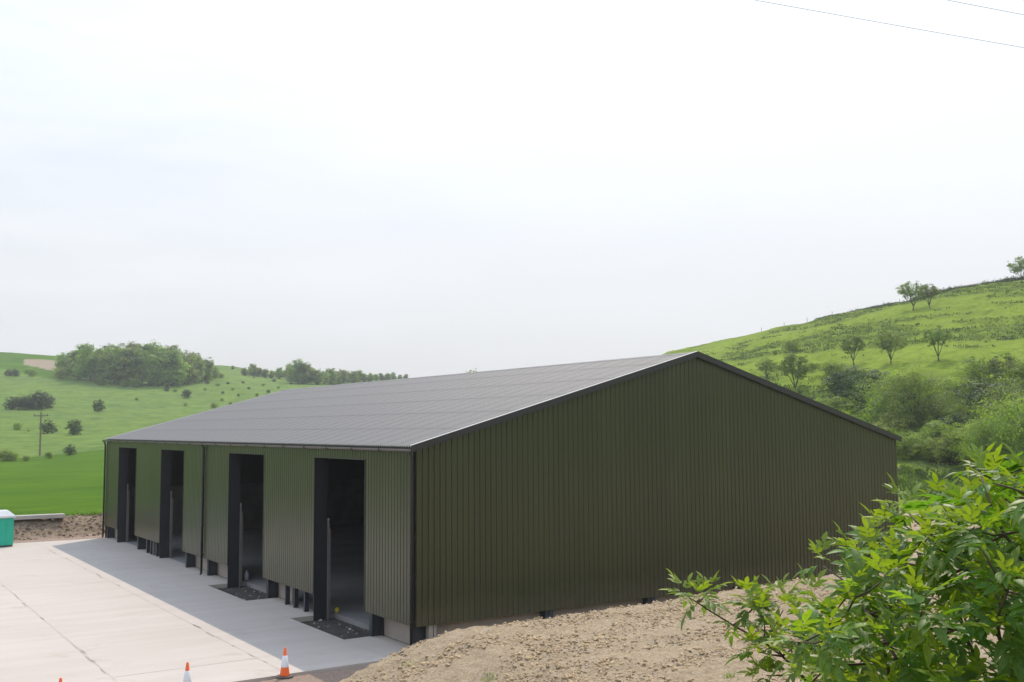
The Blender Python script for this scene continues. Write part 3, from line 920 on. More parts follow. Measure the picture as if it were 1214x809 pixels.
# ------------------------------------------------------------------ cabin, beam, odds and ends
cb = empty("site_cabin", (-6.55, 38.35, 0), rad(2), "teal green portable cabin with a pale roof cut by the left edge", "cabin")
b_ = MB().box(-1.2, 1.2, -0.62, 0.62, 0.09, 1.62).build("wall_box", M_TEAL, cb); bevel(b_, 0.03)
for x_ in (-0.8, -0.4, 0.0, 0.4, 0.8):
    MB().box(x_-.02, x_+.02, -0.645, -0.62, 0.15, 1.56).build("wall_rib", M_TEAL, cb)
MB().box(-1.17, 1.17, -0.6, 0.6, 0.0, 0.09).build("skid", M_RUBBER, cb)
rf = MB()
rf.v += [(-1.28, -.72, 1.62), (1.28, -.72, 1.62), (1.28, .72, 1.62), (-1.28, .72, 1.62),
         (-1.28, -.72, 1.72), (1.28, -.72, 1.72), (1.28, .72, 1.72), (-1.28, .72, 1.72),
         (-0.95, -.4, 2.02), (0.95, -.4, 2.02), (0.95, .4, 2.02), (-0.95, .4, 2.02)]
rf.f += [(0, 3, 2, 1), (0, 1, 5, 4), (1, 2, 6, 5), (2, 3, 7, 6), (3, 0, 4, 7), (4, 5, 9, 8), (5, 6, 10, 9), (6, 7, 11, 10), (7, 4, 8, 11), (8, 9, 10, 11)]
rf.build("roof", M_PALEROOF, cb)

bz = gz(-4.5, 43.6)
bm = empty("concrete_beam", (-5.3, 43.2, gz(-5, 43.2)-.02), rad(-4), "long pale beam lying along the top of the soil bank behind the cabin", "beam")
o = MB().box(-3.6, 3.6, -0.3, 0.3, 0.12, 0.36).build("beam_body", M_BEAM, bm); bevel(o, 0.02)
for x_ in (-2.8, 0, 2.9): MB().box(x_-.08, x_+.08, -.34, .34, 0.0, 0.12).build("bearer", M_WOOD, bm)

bt = empty("plastic_canister", (1.05, 17.3, -0.0), 0, "small bluish white canister inside the doorway third from the left", "canister")
MB().lathe([(0.09, 0.0), (0.10, 0.03), (0.10, 0.28), (0.05, 0.35)], 12).build("canister_body", M_BOTTLE, bt, True)
MB().lathe([(0.035, 0.35), (0.035, 0.40)], 10).build("cap", M_WHITE, bt, True)
yb_ = empty("yellow_tub", (0.98, 7.62, 0.0), 0.4, "tiny yellow tub on the floor inside the nearest doorway", "tub")
MB().lathe([(0.075, 0.0), (0.095, 0.02), (0.085, 0.12), (0.02, 0.19)], 10).build("tub_body", M_YELLOW, yb_, True)
MB().tube([(-0.06, 0, 0.13), (-0.02, 0, 0.22), (0.05, 0, 0.13)], 0.008, 5).build("handle", M_BLACK, yb_)
# rubble in the pits and on the floor behind them
def scatter_stones(name, pts, mat, seed, smin, smax, label=None, cat=None):
    rg = np.random.default_rng(seed)
    base = np.array([(1, 0, 0), (-1, 0, 0), (0, 1, 0), (0, -1, 0), (0, 0, .75), (0, 0, -.5)], float)
    fc = np.array([(0, 2, 4), (2, 1, 4), (1, 3, 4), (3, 0, 4), (2, 0, 5), (1, 2, 5), (3, 1, 5), (0, 3, 5)])
    n = len(pts)
    sz = smin + (smax-smin)*rg.random(n)**3
    v = base[None]*(0.6+0.8*rg.random((n, 6, 1)))*sz[:, None, None]
    a = rg.random(n)*6.28; ca, sa = np.cos(a), np.sin(a)
    vx = v[..., 0]*ca[:, None]-v[..., 1]*sa[:, None]; vy = v[..., 0]*sa[:, None]+v[..., 1]*ca[:, None]
    tilt = rg.normal(0, .35, (n, 2))
    vz = v[..., 2] + vx*tilt[:, :1] + vy*tilt[:, 1:]
    V = np.stack([vx+pts[:, :1], vy+pts[:, 1:2], vz+pts[:, 2:3]], -1).reshape(-1, 3)
    Fc = (fc[None] + (np.arange(n)*6)[:, None, None]).reshape(-1, 3)
    o = link(name, np_mesh(name, V, Fc), mat)
    return tag(o, label, cat, kind="stuff")
rg = np.random.default_rng(3)
pts = []
for (a, b), n in ((PITS[0], 36), (PITS[1], 48)):
    pts.append(np.stack([rg.uniform(-.8, .78, n), rg.uniform(a+.05, b-.05, n), np.full(n, -.165)], 1))
scatter_stones("rubble", np.concatenate(pts), M_STONE, 4, .012, .07, "loose rubble lying in the two dark pits before the doorways", "rubble")
# clods and flints on the spoil mound
n = 160000
px_ = rg.uniform(-8, 27, n); py_ = -3.2 - 14.5*rg.random(n)**0.9
dens = fbm(px_/1.6, py_/0.8, 77, 3)
keep = dens + rg.uniform(-.30, .30, n) > 0.06
px_, py_ = px_[keep], py_[keep]
hz = height(px_, py_) + detail(px_, py_)
k = hz > 0.25
P = np.stack([px_[k], py_[k], hz[k]+.005], 1)
h_ = len(P)*4//5
scatter_stones("soil_clods", P[:h_], M_CLOD, 6, .010, .060, "brown clods strewn over the bare soil mound", "clods")
scatter_stones("flints", P[h_:][::2], M_STONE, 7, .010, .04, "pale flints strewn over the bare soil mound", "stones")
n = 5000
px_ = rg.uniform(-14, 8, n); py_ = rg.uniform(41.2, 46, n)
hz = height(px_, py_)+detail(px_, py_)
scatter_stones("bank_clods", np.stack([px_, py_, hz], 1), M_BANKCLOD, 8, .02, .13, "clods and stones on the soil bank behind the yard", "clods")
n = 5000
px_ = rg.uniform(24, 85, n); py_ = rg.uniform(5, 40, n)
ok = soil_mask(px_, py_) > .5
px_, py_ = px_[ok], py_[ok]
scatter_stones("far_clods", np.stack([px_, py_, height(px_, py_)+detail(px_, py_)], 1), M_CLOD, 9, .04, .2, "clods on the bare ground behind the shed", "clods")

# surveyed positions of the trees: (kind, x, y, height)
TREES = {
'pairL': [('H0',163.7,96.7,5.88)] ,
'pairR': [('H1',162.1,92.0,4.9)] ,
'edge': [('H2',183.2,85.4,5.6)] ,
'm': [('S',129.8,98.1,2.67),('H3',113.8,72.6,4.67),('H0',112.9,65.5,4.78),('H1',115.3,59.4,5.12),('H2',106.4,83.1,3.62),('H3',95.9,68.5,5.51),('S',129.3,101.7,0.95)] ,
's': [('S',101.8,66.9,3.19),('D',88.4,54.0,5.16),('D',85.6,48.6,5.67),('S',76.3,40.3,4.64),('B',77.7,37.4,8.13),('B',83.6,43.8,5.96),('S',102.7,45.7,4.08),('D',85.7,34.3,5.31),('H1',98.6,40.0,4.97),('H3',100.8,39.3,3.71),('B',76.5,26.3,6.93),('B',66.7,22.3,4.84),('S',67.8,31.5,2.49),('S',68.5,29.5,2.15),('S',68.2,27.3,2.6),('S',68.2,25.5,3.54),('S',81.2,47.7,2.0),('B',68.1,19.8,7.02),('S',96.3,34.0,6.23),('S',111.6,78.6,1.35),('S',81.1,51.9,3.05),('D',79.3,33.3,2.56),('S',75.1,32.4,1.94),('S',61.4,25.8,0.91)] ,
'copse': [('W',62.6,398.1,12.06),('W',64.4,383.5,13.38),('W',66.8,374.9,14.14),('W',70.2,370.1,13.67),('W',73.1,365.4,15.51),('W',76.6,361.5,16.71),('W',80.5,360.5,16.38),('W',83.8,357.1,16.6),('W',87.9,356.6,15.65),('W',92.0,356.0,15.01),('W',97.5,361.2,13.93),('W',103.8,369.7,12.24),('W',109.7,376.3,9.35),('W',115.5,382.9,6.35),('W',71.5,435.1,9.26),('W',75.6,430.2,10.71),('W',78.4,419.5,11.61),('W',81.7,414.7,12.99),('W',83.7,401.9,14.45),('W',88.0,400.9,14.81),('W',91.4,396.0,14.68),('W',95.0,390.9,14.19),('W',99.9,391.7,13.54),('W',103.9,390.6,12.83),('W',110.2,397.1,11.61),('W',116.3,403.6,9.24),('W',122.5,412.1,6.04)] ,
'copsebush': [('S',58.7,386.6,4.83),('S',61.9,408.4,4.35),('S',77.6,353.5,3.21),('S',67.1,360.5,2.93),('S',119.8,387.8,2.51),('S',74.5,354.8,2.9)] ,
'clump': [('D',28.3,284.1,3.87),('D',31.1,284.2,4.39),('D',35.1,285.1,5.71),('D',38.4,292.2,4.52),('D',33.6,288.4,3.67)] ,
'l1': [('D',49.4,276.9,4.08)] ,
'l2': [('D',25.7,212.7,3.19)] ,
'l3': [('S',21.3,223.5,1.87)] ,
'l4': [('D',29.4,204.4,3.67)] ,
'l5': [('D',19.4,154.4,1.97)] ,
'l6': [('S',9.1,151.0,2.06)] ,
'l7': [('S',10.0,150.3,1.62)] ,
'l8': [('S',11.6,147.1,1.01)] ,
'l9': [('S',15.5,150.5,1.18)] ,
'l10': [('S',85.0,532.2,1.4)] ,
'la': [('D',43.5,405.2,2.86)] ,
'lb': [('D',45.8,404.8,3.22)] ,
'lc': [('S',51.5,404.0,3.22)] ,
'ld': [('S',52.7,420.0,2.23)] ,
'le': [('D',85.2,316.3,3.23)] ,
'lf': [('D',84.9,338.7,2.18)] ,
'tiny': [('D',69.5,317.4,1.16),('D',86.8,335.1,1.85),('D',79.0,295.7,1.1),('D',85.1,286.6,2.16),('D',68.2,360.3,1.63),('D',71.3,360.1,1.63),('D',107.1,364.6,1.68),('D',107.2,352.5,1.64),('D',97.6,336.6,1.25),('D',93.1,304.0,1.43),('D',99.9,324.3,1.21),('D',114.9,364.2,1.35),('D',107.0,334.7,1.25),('D',103.7,318.9,1.5),('D',123.5,371.8,1.39),('D',115.5,342.3,1.29),('D',142.3,411.9,1.15),('D',110.9,320.6,1.52),('D',103.8,304.6,1.16),('D',131.6,371.1,1.39),('D',94.3,285.6,1.36),('D',84.7,265.1,1.01),('D',119.7,333.3,1.58),('D',149.7,407.0,1.9),('D',134.3,361.5,1.37),('D',80.2,265.0,1.01),('D',92.6,294.1,1.11),('D',153.6,396.9,1.5),('D',27.9,215.8,0.81),('D',22.7,218.2,0.61)] ,
'line': [('W',153.5,473.6,1.73),('W',141.1,420.7,3.5),('W',154.7,447.8,5.38),('W',157.9,448.7,4.15),('W',161.2,449.7,4.17),('W',165.6,452.3,3.78),('W',171.8,458.5,5.12),('W',174.5,455.3,4.68),('W',163.1,418.9,7.49),('W',159.2,403.3,10.29),('W',161.9,402.2,8.76),('W',172.0,419.6,6.76),('W',167.0,400.0,6.48),('W',172.9,406.2,5.81),('W',179.7,414.2,7.12),('W',184.6,418.6,6.01),('W',193.3,432.2,6.62),('W',200.0,440.1,5.49),('W',203.5,440.7,5.51),('W',213.4,455.9,5.7),('W',216.1,454.6,4.38),('W',218.9,453.3,4.38),('W',225.1,459.2,3.56),('W',234.6,472.3,4.12),('W',239.2,474.5,4.15),('W',256.7,501.5,4.39),('W',261.9,503.3,2.95),('W',265.0,501.7,3.44)] ,
}
POLE = (15.45, 158.6)
TOPS = [(85.7, 134.4, 12.71), (90.3, 106.8, 9.58), (96.3, 108.4, 8.68)]
HAZE = True
TIPS = [ (-11.08,-23.25,5.72),(-11.00,-23.39,5.66),(-10.98,-23.55,5.71),(-10.98,-23.48,5.58),(-10.99,-23.62,5.58),(-11.01,-23.74,5.58),(-11.01,-23.89,5.68),(-11.12,-23.92,5.55),(-10.75,-23.73,5.74),(-10.77,-23.87,5.67),(-11.03,-24.18,5.87),(-11.08,-24.28,5.98),(-11.23,-24.42,6.04),(-10.96,-24.28,6.09),(-11.08,-24.45,6.14),(-11.11,-24.57,6.12),(-11.24,-24.74,6.16),(-10.99,-24.58,6.22),(-11.13,-24.73,6.19),(-11.28,-24.87,6.25),(-11.08,-24.81,6.26),(-11.41,-25.04,6.25),(-11.22,-24.97,6.34),(-10.88,-24.75,6.26),(-11.36,-25.12,6.36),(-11.16,-25.06,6.38),(-11.61,-25.28,6.32),(-10.71,-23.48,5.69),(-11.10,-23.36,5.72),(-11.00,-23.32,5.74),(-11.01,-23.46,5.63),(-10.97,-23.64,5.66),(-10.93,-23.53,5.68),(-10.91,-23.70,5.70),(-10.94,-23.82,5.58),(-11.06,-23.69,5.53),(-11.11,-23.78,5.45),(-11.66,-24.68,5.33),(-11.79,-24.77,5.69),(-11.61,-25.50,5.63),(-11.20,-24.37,5.87),(-11.38,-24.82,5.33),(-10.47,-23.62,5.27),(-11.48,-25.46,5.58),(-9.94,-24.75,5.45),(-10.21,-24.65,5.45),(-11.16,-24.91,5.93),(-10.47,-24.97,5.46),(-10.67,-24.78,5.71),(-11.17,-25.33,6.14),(-10.69,-25.11,5.26),(-9.89,-24.49,5.25),(-10.59,-24.38,5.76),(-11.41,-25.43,5.62),(-10.35,-24.01,5.18),(-11.48,-25.44,5.76),(-11.79,-24.89,5.69),(-10.15,-24.75,5.41),(-11.39,-25.05,5.93),(-10.11,-24.77,5.75),(-10.16,-24.75,5.65),(-10.44,-24.65,5.32),(-11.65,-24.68,5.55),(-11.68,-25.34,6.05),(-10.04,-24.64,5.69),(-11.37,-24.76,6.13),(-9.80,-24.45,5.66),(-10.30,-24.06,5.76),(-10.97,-24.29,5.65),(-11.08,-24.97,5.74),(-11.80,-25.02,5.56),(-11.32,-25.06,5.66),(-11.53,-25.09,6.05),(-10.66,-25.17,5.68),(-10.09,-24.02,5.45),(-11.58,-24.55,5.70),(-11.41,-25.33,5.45),(-9.80,-24.46,5.35),(-11.17,-24.32,5.14),(-10.37,-24.07,5.02),(-9.84,-24.80,5.39),(-10.01,-24.55,5.04),(-10.48,-24.60,6.25),(-10.59,-23.95,5.95),(-10.45,-24.90,5.22),(-11.01,-25.08,6.30),(-10.73,-24.94,5.85),(-10.04,-24.58,6.08),(-11.65,-25.13,5.73),(-10.34,-24.85,5.39),(-10.38,-24.18,5.18),(-10.78,-25.23,5.86),(-10.18,-24.86,5.40),(-10.38,-24.75,5.25),(-9.99,-24.86,5.28),(-11.41,-25.51,5.69),(-10.77,-24.84,5.51),(-11.65,-24.78,5.82),(-10.64,-24.20,5.48),(-10.20,-24.18,5.00),(-11.13,-25.29,5.79),(-11.08,-25.05,5.37),(-11.15,-24.62,5.68),(-10.03,-24.35,5.85),(-9.92,-24.71,5.90),(-11.06,-25.18,5.79),(-11.07,-24.30,5.71),(-11.45,-24.88,5.43),(-11.00,-25.05,5.40),(-9.98,-24.43,5.65),(-10.89,-24.11,5.34),(-11.69,-24.93,5.59),(-10.30,-23.78,5.57),(-11.02,-24.88,6.27),(-10.07,-24.82,5.34),(-11.41,-25.39,6.15),(-10.50,-24.93,6.08),(-10.46,-24.27,5.44),(-10.29,-24.92,5.71),(-11.35,-24.55,5.30),(-11.79,-24.62,5.69),(-10.44,-24.20,5.91),(-10.45,-24.57,5.67),(-10.04,-24.07,4.80),(-10.75,-24.58,5.38),(-10.37,-23.80,5.16),(-11.19,-24.60,5.91),(-10.95,-24.59,6.08),(-11.46,-25.21,6.11),(-10.39,-24.47,6.07),(-11.27,-24.69,5.40),(-11.19,-24.54,6.02),(-11.00,-24.61,5.23),(-11.60,-24.96,5.87),(-11.03,-24.10,5.40),(-10.35,-23.64,5.58),(-11.28,-25.40,5.88),(-10.67,-24.36,5.28),(-11.61,-25.46,5.97),(-10.29,-24.23,4.99),(-10.32,-24.46,5.53),(-11.42,-25.11,5.87),(-10.41,-24.86,6.19),(-10.63,-24.93,5.25),(-9.82,-24.58,5.39),(-10.40,-23.75,5.03),(-11.65,-25.39,5.51),(-10.97,-23.97,5.63),(-9.79,-24.51,6.18),(-10.46,-23.79,5.72),(-10.08,-24.03,5.96),(-10.13,-24.50,5.89),(-11.40,-25.48,5.92),(-11.45,-24.73,5.37),(-10.22,-24.33,6.05),(-10.75,-24.92,5.18),(-10.40,-24.45,5.32),(-10.78,-24.68,5.41),(-10.39,-24.57,5.53),(-11.55,-25.56,5.54),(-11.24,-24.58,5.49),(-11.10,-25.13,5.57),(-11.51,-25.47,5.47),(-11.01,-25.22,5.98),(-10.92,-24.49,5.90),(-9.73,-24.61,5.94),(-10.91,-23.89,5.53),(-11.17,-24.73,5.42),(-10.29,-24.50,4.98),(-11.22,-25.19,5.60),(-10.55,-24.28,5.18),(-11.19,-24.37,5.42),(-10.40,-24.85,5.75),(-11.52,-25.22,5.98),(-10.68,-25.04,5.80),(-10.56,-25.13,5.50),(-11.09,-25.21,5.93),(-10.51,-24.82,5.31),(-10.61,-23.91,4.85),(-11.09,-24.08,5.48),(-11.21,-24.96,5.39),(-10.60,-23.75,5.42),(-10.14,-23.89,4.80),(-10.74,-24.29,5.89),(-11.37,-25.07,5.42),(-11.03,-25.27,5.90),(-11.34,-24.51,5.45),(-10.85,-25.13,5.63),(-10.83,-24.34,5.59),(-10.37,-24.38,5.93),(-10.93,-25.18,6.03),(-11.31,-24.98,5.90),(-10.95,-24.90,5.44),(-11.15,-25.11,5.64),(-10.78,-24.83,6.29),(-10.46,-24.30,5.29),(-10.66,-23.64,5.38),(-11.76,-25.13,5.75),(-11.62,-24.89,5.40),(-10.03,-24.34,6.12),(-10.61,-24.82,6.16),(-10.30,-24.85,6.08),(-11.41,-24.71,5.57),(-11.05,-24.38,5.20),(-11.78,-24.78,5.98),(-11.00,-24.48,5.23),(-10.77,-24.67,5.29),(-10.84,-25.20,5.38),(-11.23,-25.15,6.27),(-9.85,-24.64,5.98),(-11.72,-24.62,5.87),(-10.22,-24.78,5.93),(-9.76,-24.57,4.93),(-10.13,-24.79,6.01),(-10.15,-24.53,5.80),(-11.73,-24.84,6.03),(-11.82,-25.05,5.98),(-11.87,-24.93,5.55),(-11.24,-25.35,5.79),(-11.66,-25.19,5.92),(-10.40,-24.32,5.20),(-10.11,-24.34,5.46),(-10.30,-23.68,5.79),(-11.61,-24.77,5.70),(-10.12,-24.62,6.25),(-10.67,-24.10,5.39),(-10.87,-24.12,5.93),(-11.07,-24.31,5.40),(-10.13,-24.62,5.82),(-10.85,-24.57,5.33),(-10.45,-24.75,5.79),(-10.22,-24.44,5.99),(-11.51,-24.85,5.35),(-9.98,-24.70,6.04),(-10.43,-24.68,5.15),(-10.16,-24.41,5.23),(-11.17,-25.00,5.29),(-10.79,-24.75,5.45),(-10.01,-24.87,5.51),(-10.76,-25.08,5.44),(-10.81,-24.99,5.45),(-11.40,-24.80,5.54),(-11.48,-24.79,5.47),(-10.79,-23.96,5.13),(-10.30,-24.94,5.29),(-11.19,-24.77,5.29),(-11.02,-24.94,5.96),(-11.28,-24.36,5.67),(-10.10,-24.89,5.47),(-10.85,-24.97,5.28),(-10.74,-24.87,5.38),(-11.63,-25.08,5.53),(-11.21,-25.19,6.12),(-10.78,-24.71,6.04),(-11.32,-24.20,5.57),(-10.80,-24.72,5.95),(-11.59,-25.10,5.94),(-10.78,-24.76,5.34),(-11.25,-24.79,5.59),(-10.45,-25.00,6.06),(-10.79,-24.18,5.02),(-10.92,-24.02,5.58),(-10.70,-24.77,5.38),(-10.14,-24.23,5.41),(-10.75,-24.60,5.86),(-10.67,-24.54,5.38),(-10.46,-23.90,5.39),(-10.71,-24.98,5.36),(-9.69,-24.69,5.86),(-11.98,-24.81,5.87),(-10.52,-24.11,5.23),(-11.59,-25.37,5.90),(-11.01,-24.92,5.50),(-10.70,-24.47,5.67),(-10.51,-24.57,5.24),(-10.25,-23.96,5.89),(-11.16,-24.90,6.12),(-10.29,-24.23,5.15),(-10.74,-23.80,5.53),(-10.17,-24.92,5.30),(-10.45,-24.49,5.17),(-11.30,-24.84,6.02),(-10.96,-24.57,5.98),(-11.53,-24.91,6.13),(-10.87,-24.45,5.51),(-10.33,-24.69,5.58),(-9.90,-24.70,4.97),(-10.16,-24.53,5.08),(-10.64,-24.81,5.97),(-10.46,-24.15,5.28),(-11.03,-24.28,5.88),(-11.57,-25.10,6.20),(-10.59,-24.29,5.86),(-11.14,-24.07,5.62),(-10.29,-24.64,5.28),(-10.65,-23.97,5.14),(-10.03,-24.04,4.96),(-11.65,-24.76,5.42),(-10.29,-24.91,6.17),(-11.76,-25.00,5.92),(-10.39,-24.44,4.99),(-11.34,-24.62,5.65),(-10.57,-24.14,5.87),(-10.34,-24.44,6.20),(-11.66,-24.99,5.44),(-10.21,-24.83,6.01),(-10.50,-24.49,5.81),(-11.25,-24.98,5.68),(-11.21,-24.84,5.52),(-11.21,-25.09,6.21),(-10.65,-24.37,6.07),(-10.70,-24.92,5.59),(-10.69,-24.70,6.11),(-11.05,-25.33,5.49),(-11.39,-24.63,5.43),(-11.50,-25.47,5.89),(-11.03,-24.88,5.88),(-10.90,-25.07,5.54),(-10.89,-24.36,5.02),(-10.78,-24.23,5.11),(-11.52,-25.00,5.58),(-11.26,-25.31,6.14),(-10.39,-23.79,4.93),(-10.98,-24.70,6.15),(-10.18,-24.85,5.18),(-11.29,-24.54,5.57),(-10.27,-24.06,5.56),(-10.54,-24.11,5.48),(-11.75,-24.70,5.90),(-11.53,-25.12,5.42),(-10.96,-24.32,5.34),(-10.58,-25.13,5.67),(-10.57,-25.11,5.95),(-10.75,-24.04,4.97),(-10.85,-24.55,5.43),(-10.87,-24.86,5.94),(-10.97,-25.25,5.45),(-11.43,-24.69,6.04),(-11.02,-24.67,5.84),(-11.45,-25.39,5.89),(-10.94,-24.38,5.45),(-11.17,-25.16,6.02),(-11.29,-24.26,5.78),(-10.29,-23.87,5.21),(-10.66,-24.08,5.87),(-9.90,-24.71,5.56),(-10.79,-24.64,5.15),(-10.35,-24.99,5.11),(-10.63,-24.17,5.20),(-9.88,-24.63,5.44),(-10.94,-24.68,5.23),(-11.03,-24.57,5.49),(-11.61,-24.85,5.53),(-11.15,-24.85,5.47),(-10.86,-25.16,6.08),(-10.66,-24.59,5.86),(-10.82,-24.86,6.18),(-10.19,-24.44,4.95),(-10.15,-24.06,6.06),(-11.18,-24.83,5.36),(-10.40,-24.53,5.28),(-10.69,-24.10,4.96),(-11.47,-24.99,6.19),(-11.33,-24.65,6.05),(-10.89,-24.46,5.39),(-10.51,-24.82,5.51),(-11.50,-24.74,5.55),(-10.46,-24.51,4.99),(-10.21,-24.09,4.85),(-10.68,-25.13,5.49),(-9.84,-24.50,5.82),(-11.28,-24.58,5.38),(-10.17,-24.84,6.12),(-11.46,-24.94,5.33),(-11.87,-24.94,5.63),(-10.47,-24.73,5.70),(-10.61,-24.19,5.36),(-10.16,-24.65,5.98),(-10.70,-24.21,5.68),(-10.98,-25.33,6.01),(-10.88,-24.45,5.05),(-10.55,-23.77,5.24),(-11.22,-24.44,5.17),(-10.50,-24.20,5.05),(-11.43,-24.91,6.10),(-11.09,-24.93,5.40),(-10.92,-24.94,5.90),(-10.21,-24.66,5.58),(-10.62,-25.09,5.54),(-10.24,-24.31,6.17),(-10.26,-24.57,6.02),(-10.81,-24.61,5.98),(-11.57,-24.98,5.38),(-11.61,-24.63,5.79),(-11.76,-25.21,6.18),(-11.13,-25.20,6.16),(-10.12,-24.59,5.37),(-10.27,-24.21,4.85),(-10.51,-23.94,4.94),(-10.04,-24.51,4.96),(-11.20,-24.63,5.60),(-11.43,-25.26,6.21),(-11.63,-24.86,5.63),(-10.01,-24.67,5.87),(-10.04,-24.21,5.17),(-11.46,-25.13,5.67),(-11.23,-24.74,5.98),(-9.97,-24.67,5.13),(-10.13,-24.89,5.78),(-10.56,-24.26,5.48),(-10.82,-25.06,5.55),(-9.99,-24.34,5.73),(-10.56,-24.95,5.55),(-10.93,-24.94,6.13),(-10.92,-24.91,6.03),(-10.43,-24.70,5.51),(-11.96,-24.72,5.85),(-11.40,-24.94,5.91),(-10.88,-24.78,5.37),(-10.02,-24.47,5.11),(-10.23,-24.92,5.54),(-9.80,-24.48,4.85),(-10.84,-25.24,5.28),(-10.42,-24.52,5.39),(-11.05,-25.28,5.62),(-10.78,-24.23,5.81),(-10.76,-24.73,5.58),(-10.52,-25.01,6.03),(-11.70,-24.90,5.80),(-11.70,-25.25,6.05),(-10.33,-24.21,6.05),(-11.24,-25.19,5.92),(-11.15,-25.37,5.97),(-11.21,-25.29,5.48),(-10.31,-24.66,5.41),(-10.14,-24.74,5.04),(-10.85,-25.07,5.89),(-11.12,-24.47,5.80),(-10.51,-24.44,5.96),(-10.34,-23.68,5.21) ]
LIMBS = [[(-10.85,-24.81,4.99),(-10.91,-24.52,5.16),(-10.91,-24.18,5.23),(-10.94,-23.98,5.32),(-10.95,-23.81,5.45),(-10.97,-23.64,5.55),(-11.00,-23.47,5.61),(-11.04,-23.35,5.67),(-11.07,-23.25,5.71)],
[(-10.85,-24.81,4.99),(-10.96,-24.82,5.54),(-11.07,-24.82,5.84),(-11.18,-24.83,5.98),(-11.22,-24.77,6.08),(-11.27,-24.70,6.15),(-11.26,-24.62,6.21)],
[(-10.85,-24.81,4.99),(-10.72,-24.63,5.37),(-10.78,-24.53,5.68),(-10.83,-24.47,5.91),(-10.89,-24.37,5.97),(-10.95,-24.29,5.99),(-11.02,-24.20,6.01)],
[(-10.85,-24.81,4.99),(-11.17,-25.05,5.71),(-11.36,-25.12,6.06),(-11.39,-25.06,6.18),(-11.41,-25.03,6.27),(-11.34,-24.96,6.37)],
[(-10.85,-24.81,4.99),(-11.20,-25.21,5.84),(-11.29,-25.25,6.17),(-11.44,-25.19,6.31),(-11.49,-25.09,6.35)],
[(-10.85,-24.81,4.99),(-11.27,-24.70,5.48),(-11.34,-24.60,5.70),(-11.31,-24.47,5.83),(-11.21,-24.28,5.92),(-11.18,-24.16,5.96)],
[(-10.85,-24.81,4.99),(-10.45,-24.91,5.52),(-10.29,-24.79,5.93),(-10.33,-24.72,6.20)],
[(-10.85,-24.81,4.99),(-10.47,-24.11,5.10),(-10.44,-23.98,5.51),(-10.45,-23.96,5.82),(-10.65,-24.02,6.03)]]

# ------------------------------------------------------------------ trees and scrub
def crown_mesh(name, seed, lobes, n, leaf, hang=0.0, inner=0.25, squash=1.0, clump=0.16):
    """many leaf-sized faces in clumps spread through the crown's lobes"""
    rg = np.random.default_rng(seed)
    L_ = np.array(lobes, float)
    vol = (L_[:, 3]*L_[:, 4]*L_[:, 5])**0.75
    nc = max(8, n//26)
    li = rg.choice(len(L_), nc, p=vol/vol.sum())
    d = rg.normal(size=(nc, 3)); d /= np.linalg.norm(d, axis=1)[:, None]
    rad_ = np.where(rg.random(nc) < inner, rg.uniform(0.2, 0.8, nc), rg.uniform(0.78, 1.08, nc))
    C = L_[li, :3] + d*L_[li, 3:6]*rad_[:, None]
    k = rg.integers(0, nc, n)
    cs = clump*L_[li[k], 3:6].mean(1)
    P = C[k] + rg.normal(size=(n, 3))*cs[:, None]*np.array([1, 1, .6])
    P[:, 2] = np.maximum(P[:, 2], 0.03)
    # leaf planes mostly face up and outwards, with scatter
    out = P - L_[li[k], :3]; out /= (np.linalg.norm(out, axis=1)[:, None]+1e-6)
    N = out*1.0 + np.array([0, 0, .45]) + rg.normal(size=(n, 3))*0.38
    N /= np.linalg.norm(N, axis=1)[:, None]
    A = np.cross(N, rg.normal(size=(n, 3))); A /= np.linalg.norm(A, axis=1)[:, None]
    Bv = np.cross(N, A)
    s = leaf*rg.uniform(0.6, 1.35, n)
    A *= s[:, None]*0.5; Bv *= (s*rg.uniform(.5, .8, n))[:, None]*0.5
    V = np.stack([P-A, P-Bv*0.9+A*0.1, P+A, P+Bv], 1).reshape(-1, 3)
    Fc = np.arange(4*n).reshape(n, 4)
    return np_mesh(name, V, Fc)

def trunk_mesh(name, seed, h, r, lobes, forks=1):
    rg = random.Random(seed); m = MB()
    top = Vector((rg.uniform(-.1, .1)*h, rg.uniform(-.1, .1)*h, h))
    m.tube([(0, 0, -0.3), (0.02*h, 0, h*.3), tuple(top*0.7), tuple(top)], [r*1.4, r, r*.8, r*.6], 7)
    for l in lobes:
        c = Vector(l[:3]); mid = top.lerp(c, .5) + Vector((rg.uniform(-.1, .1), rg.uniform(-.1, .1), rg.uniform(0, .15)))*h
        m.tube([tuple(top*0.85), tuple(mid), tuple(c + Vector((0, 0, l[5]*.4)))], [r*.5, r*.33, r*.1], 5)
        for k in range(3):
            e = c + Vector((rg.uniform(-1, 1)*l[3], rg.uniform(-1, 1)*l[4], rg.uniform(-.2, .9)*l[5]))*.9
            m.tube([tuple(mid), tuple(mid.lerp(e, .6) + Vector((0, 0, .05*h))), tuple(e)], [r*.26, r*.16, r*.05], 4)
    return m.mesh(name, True)

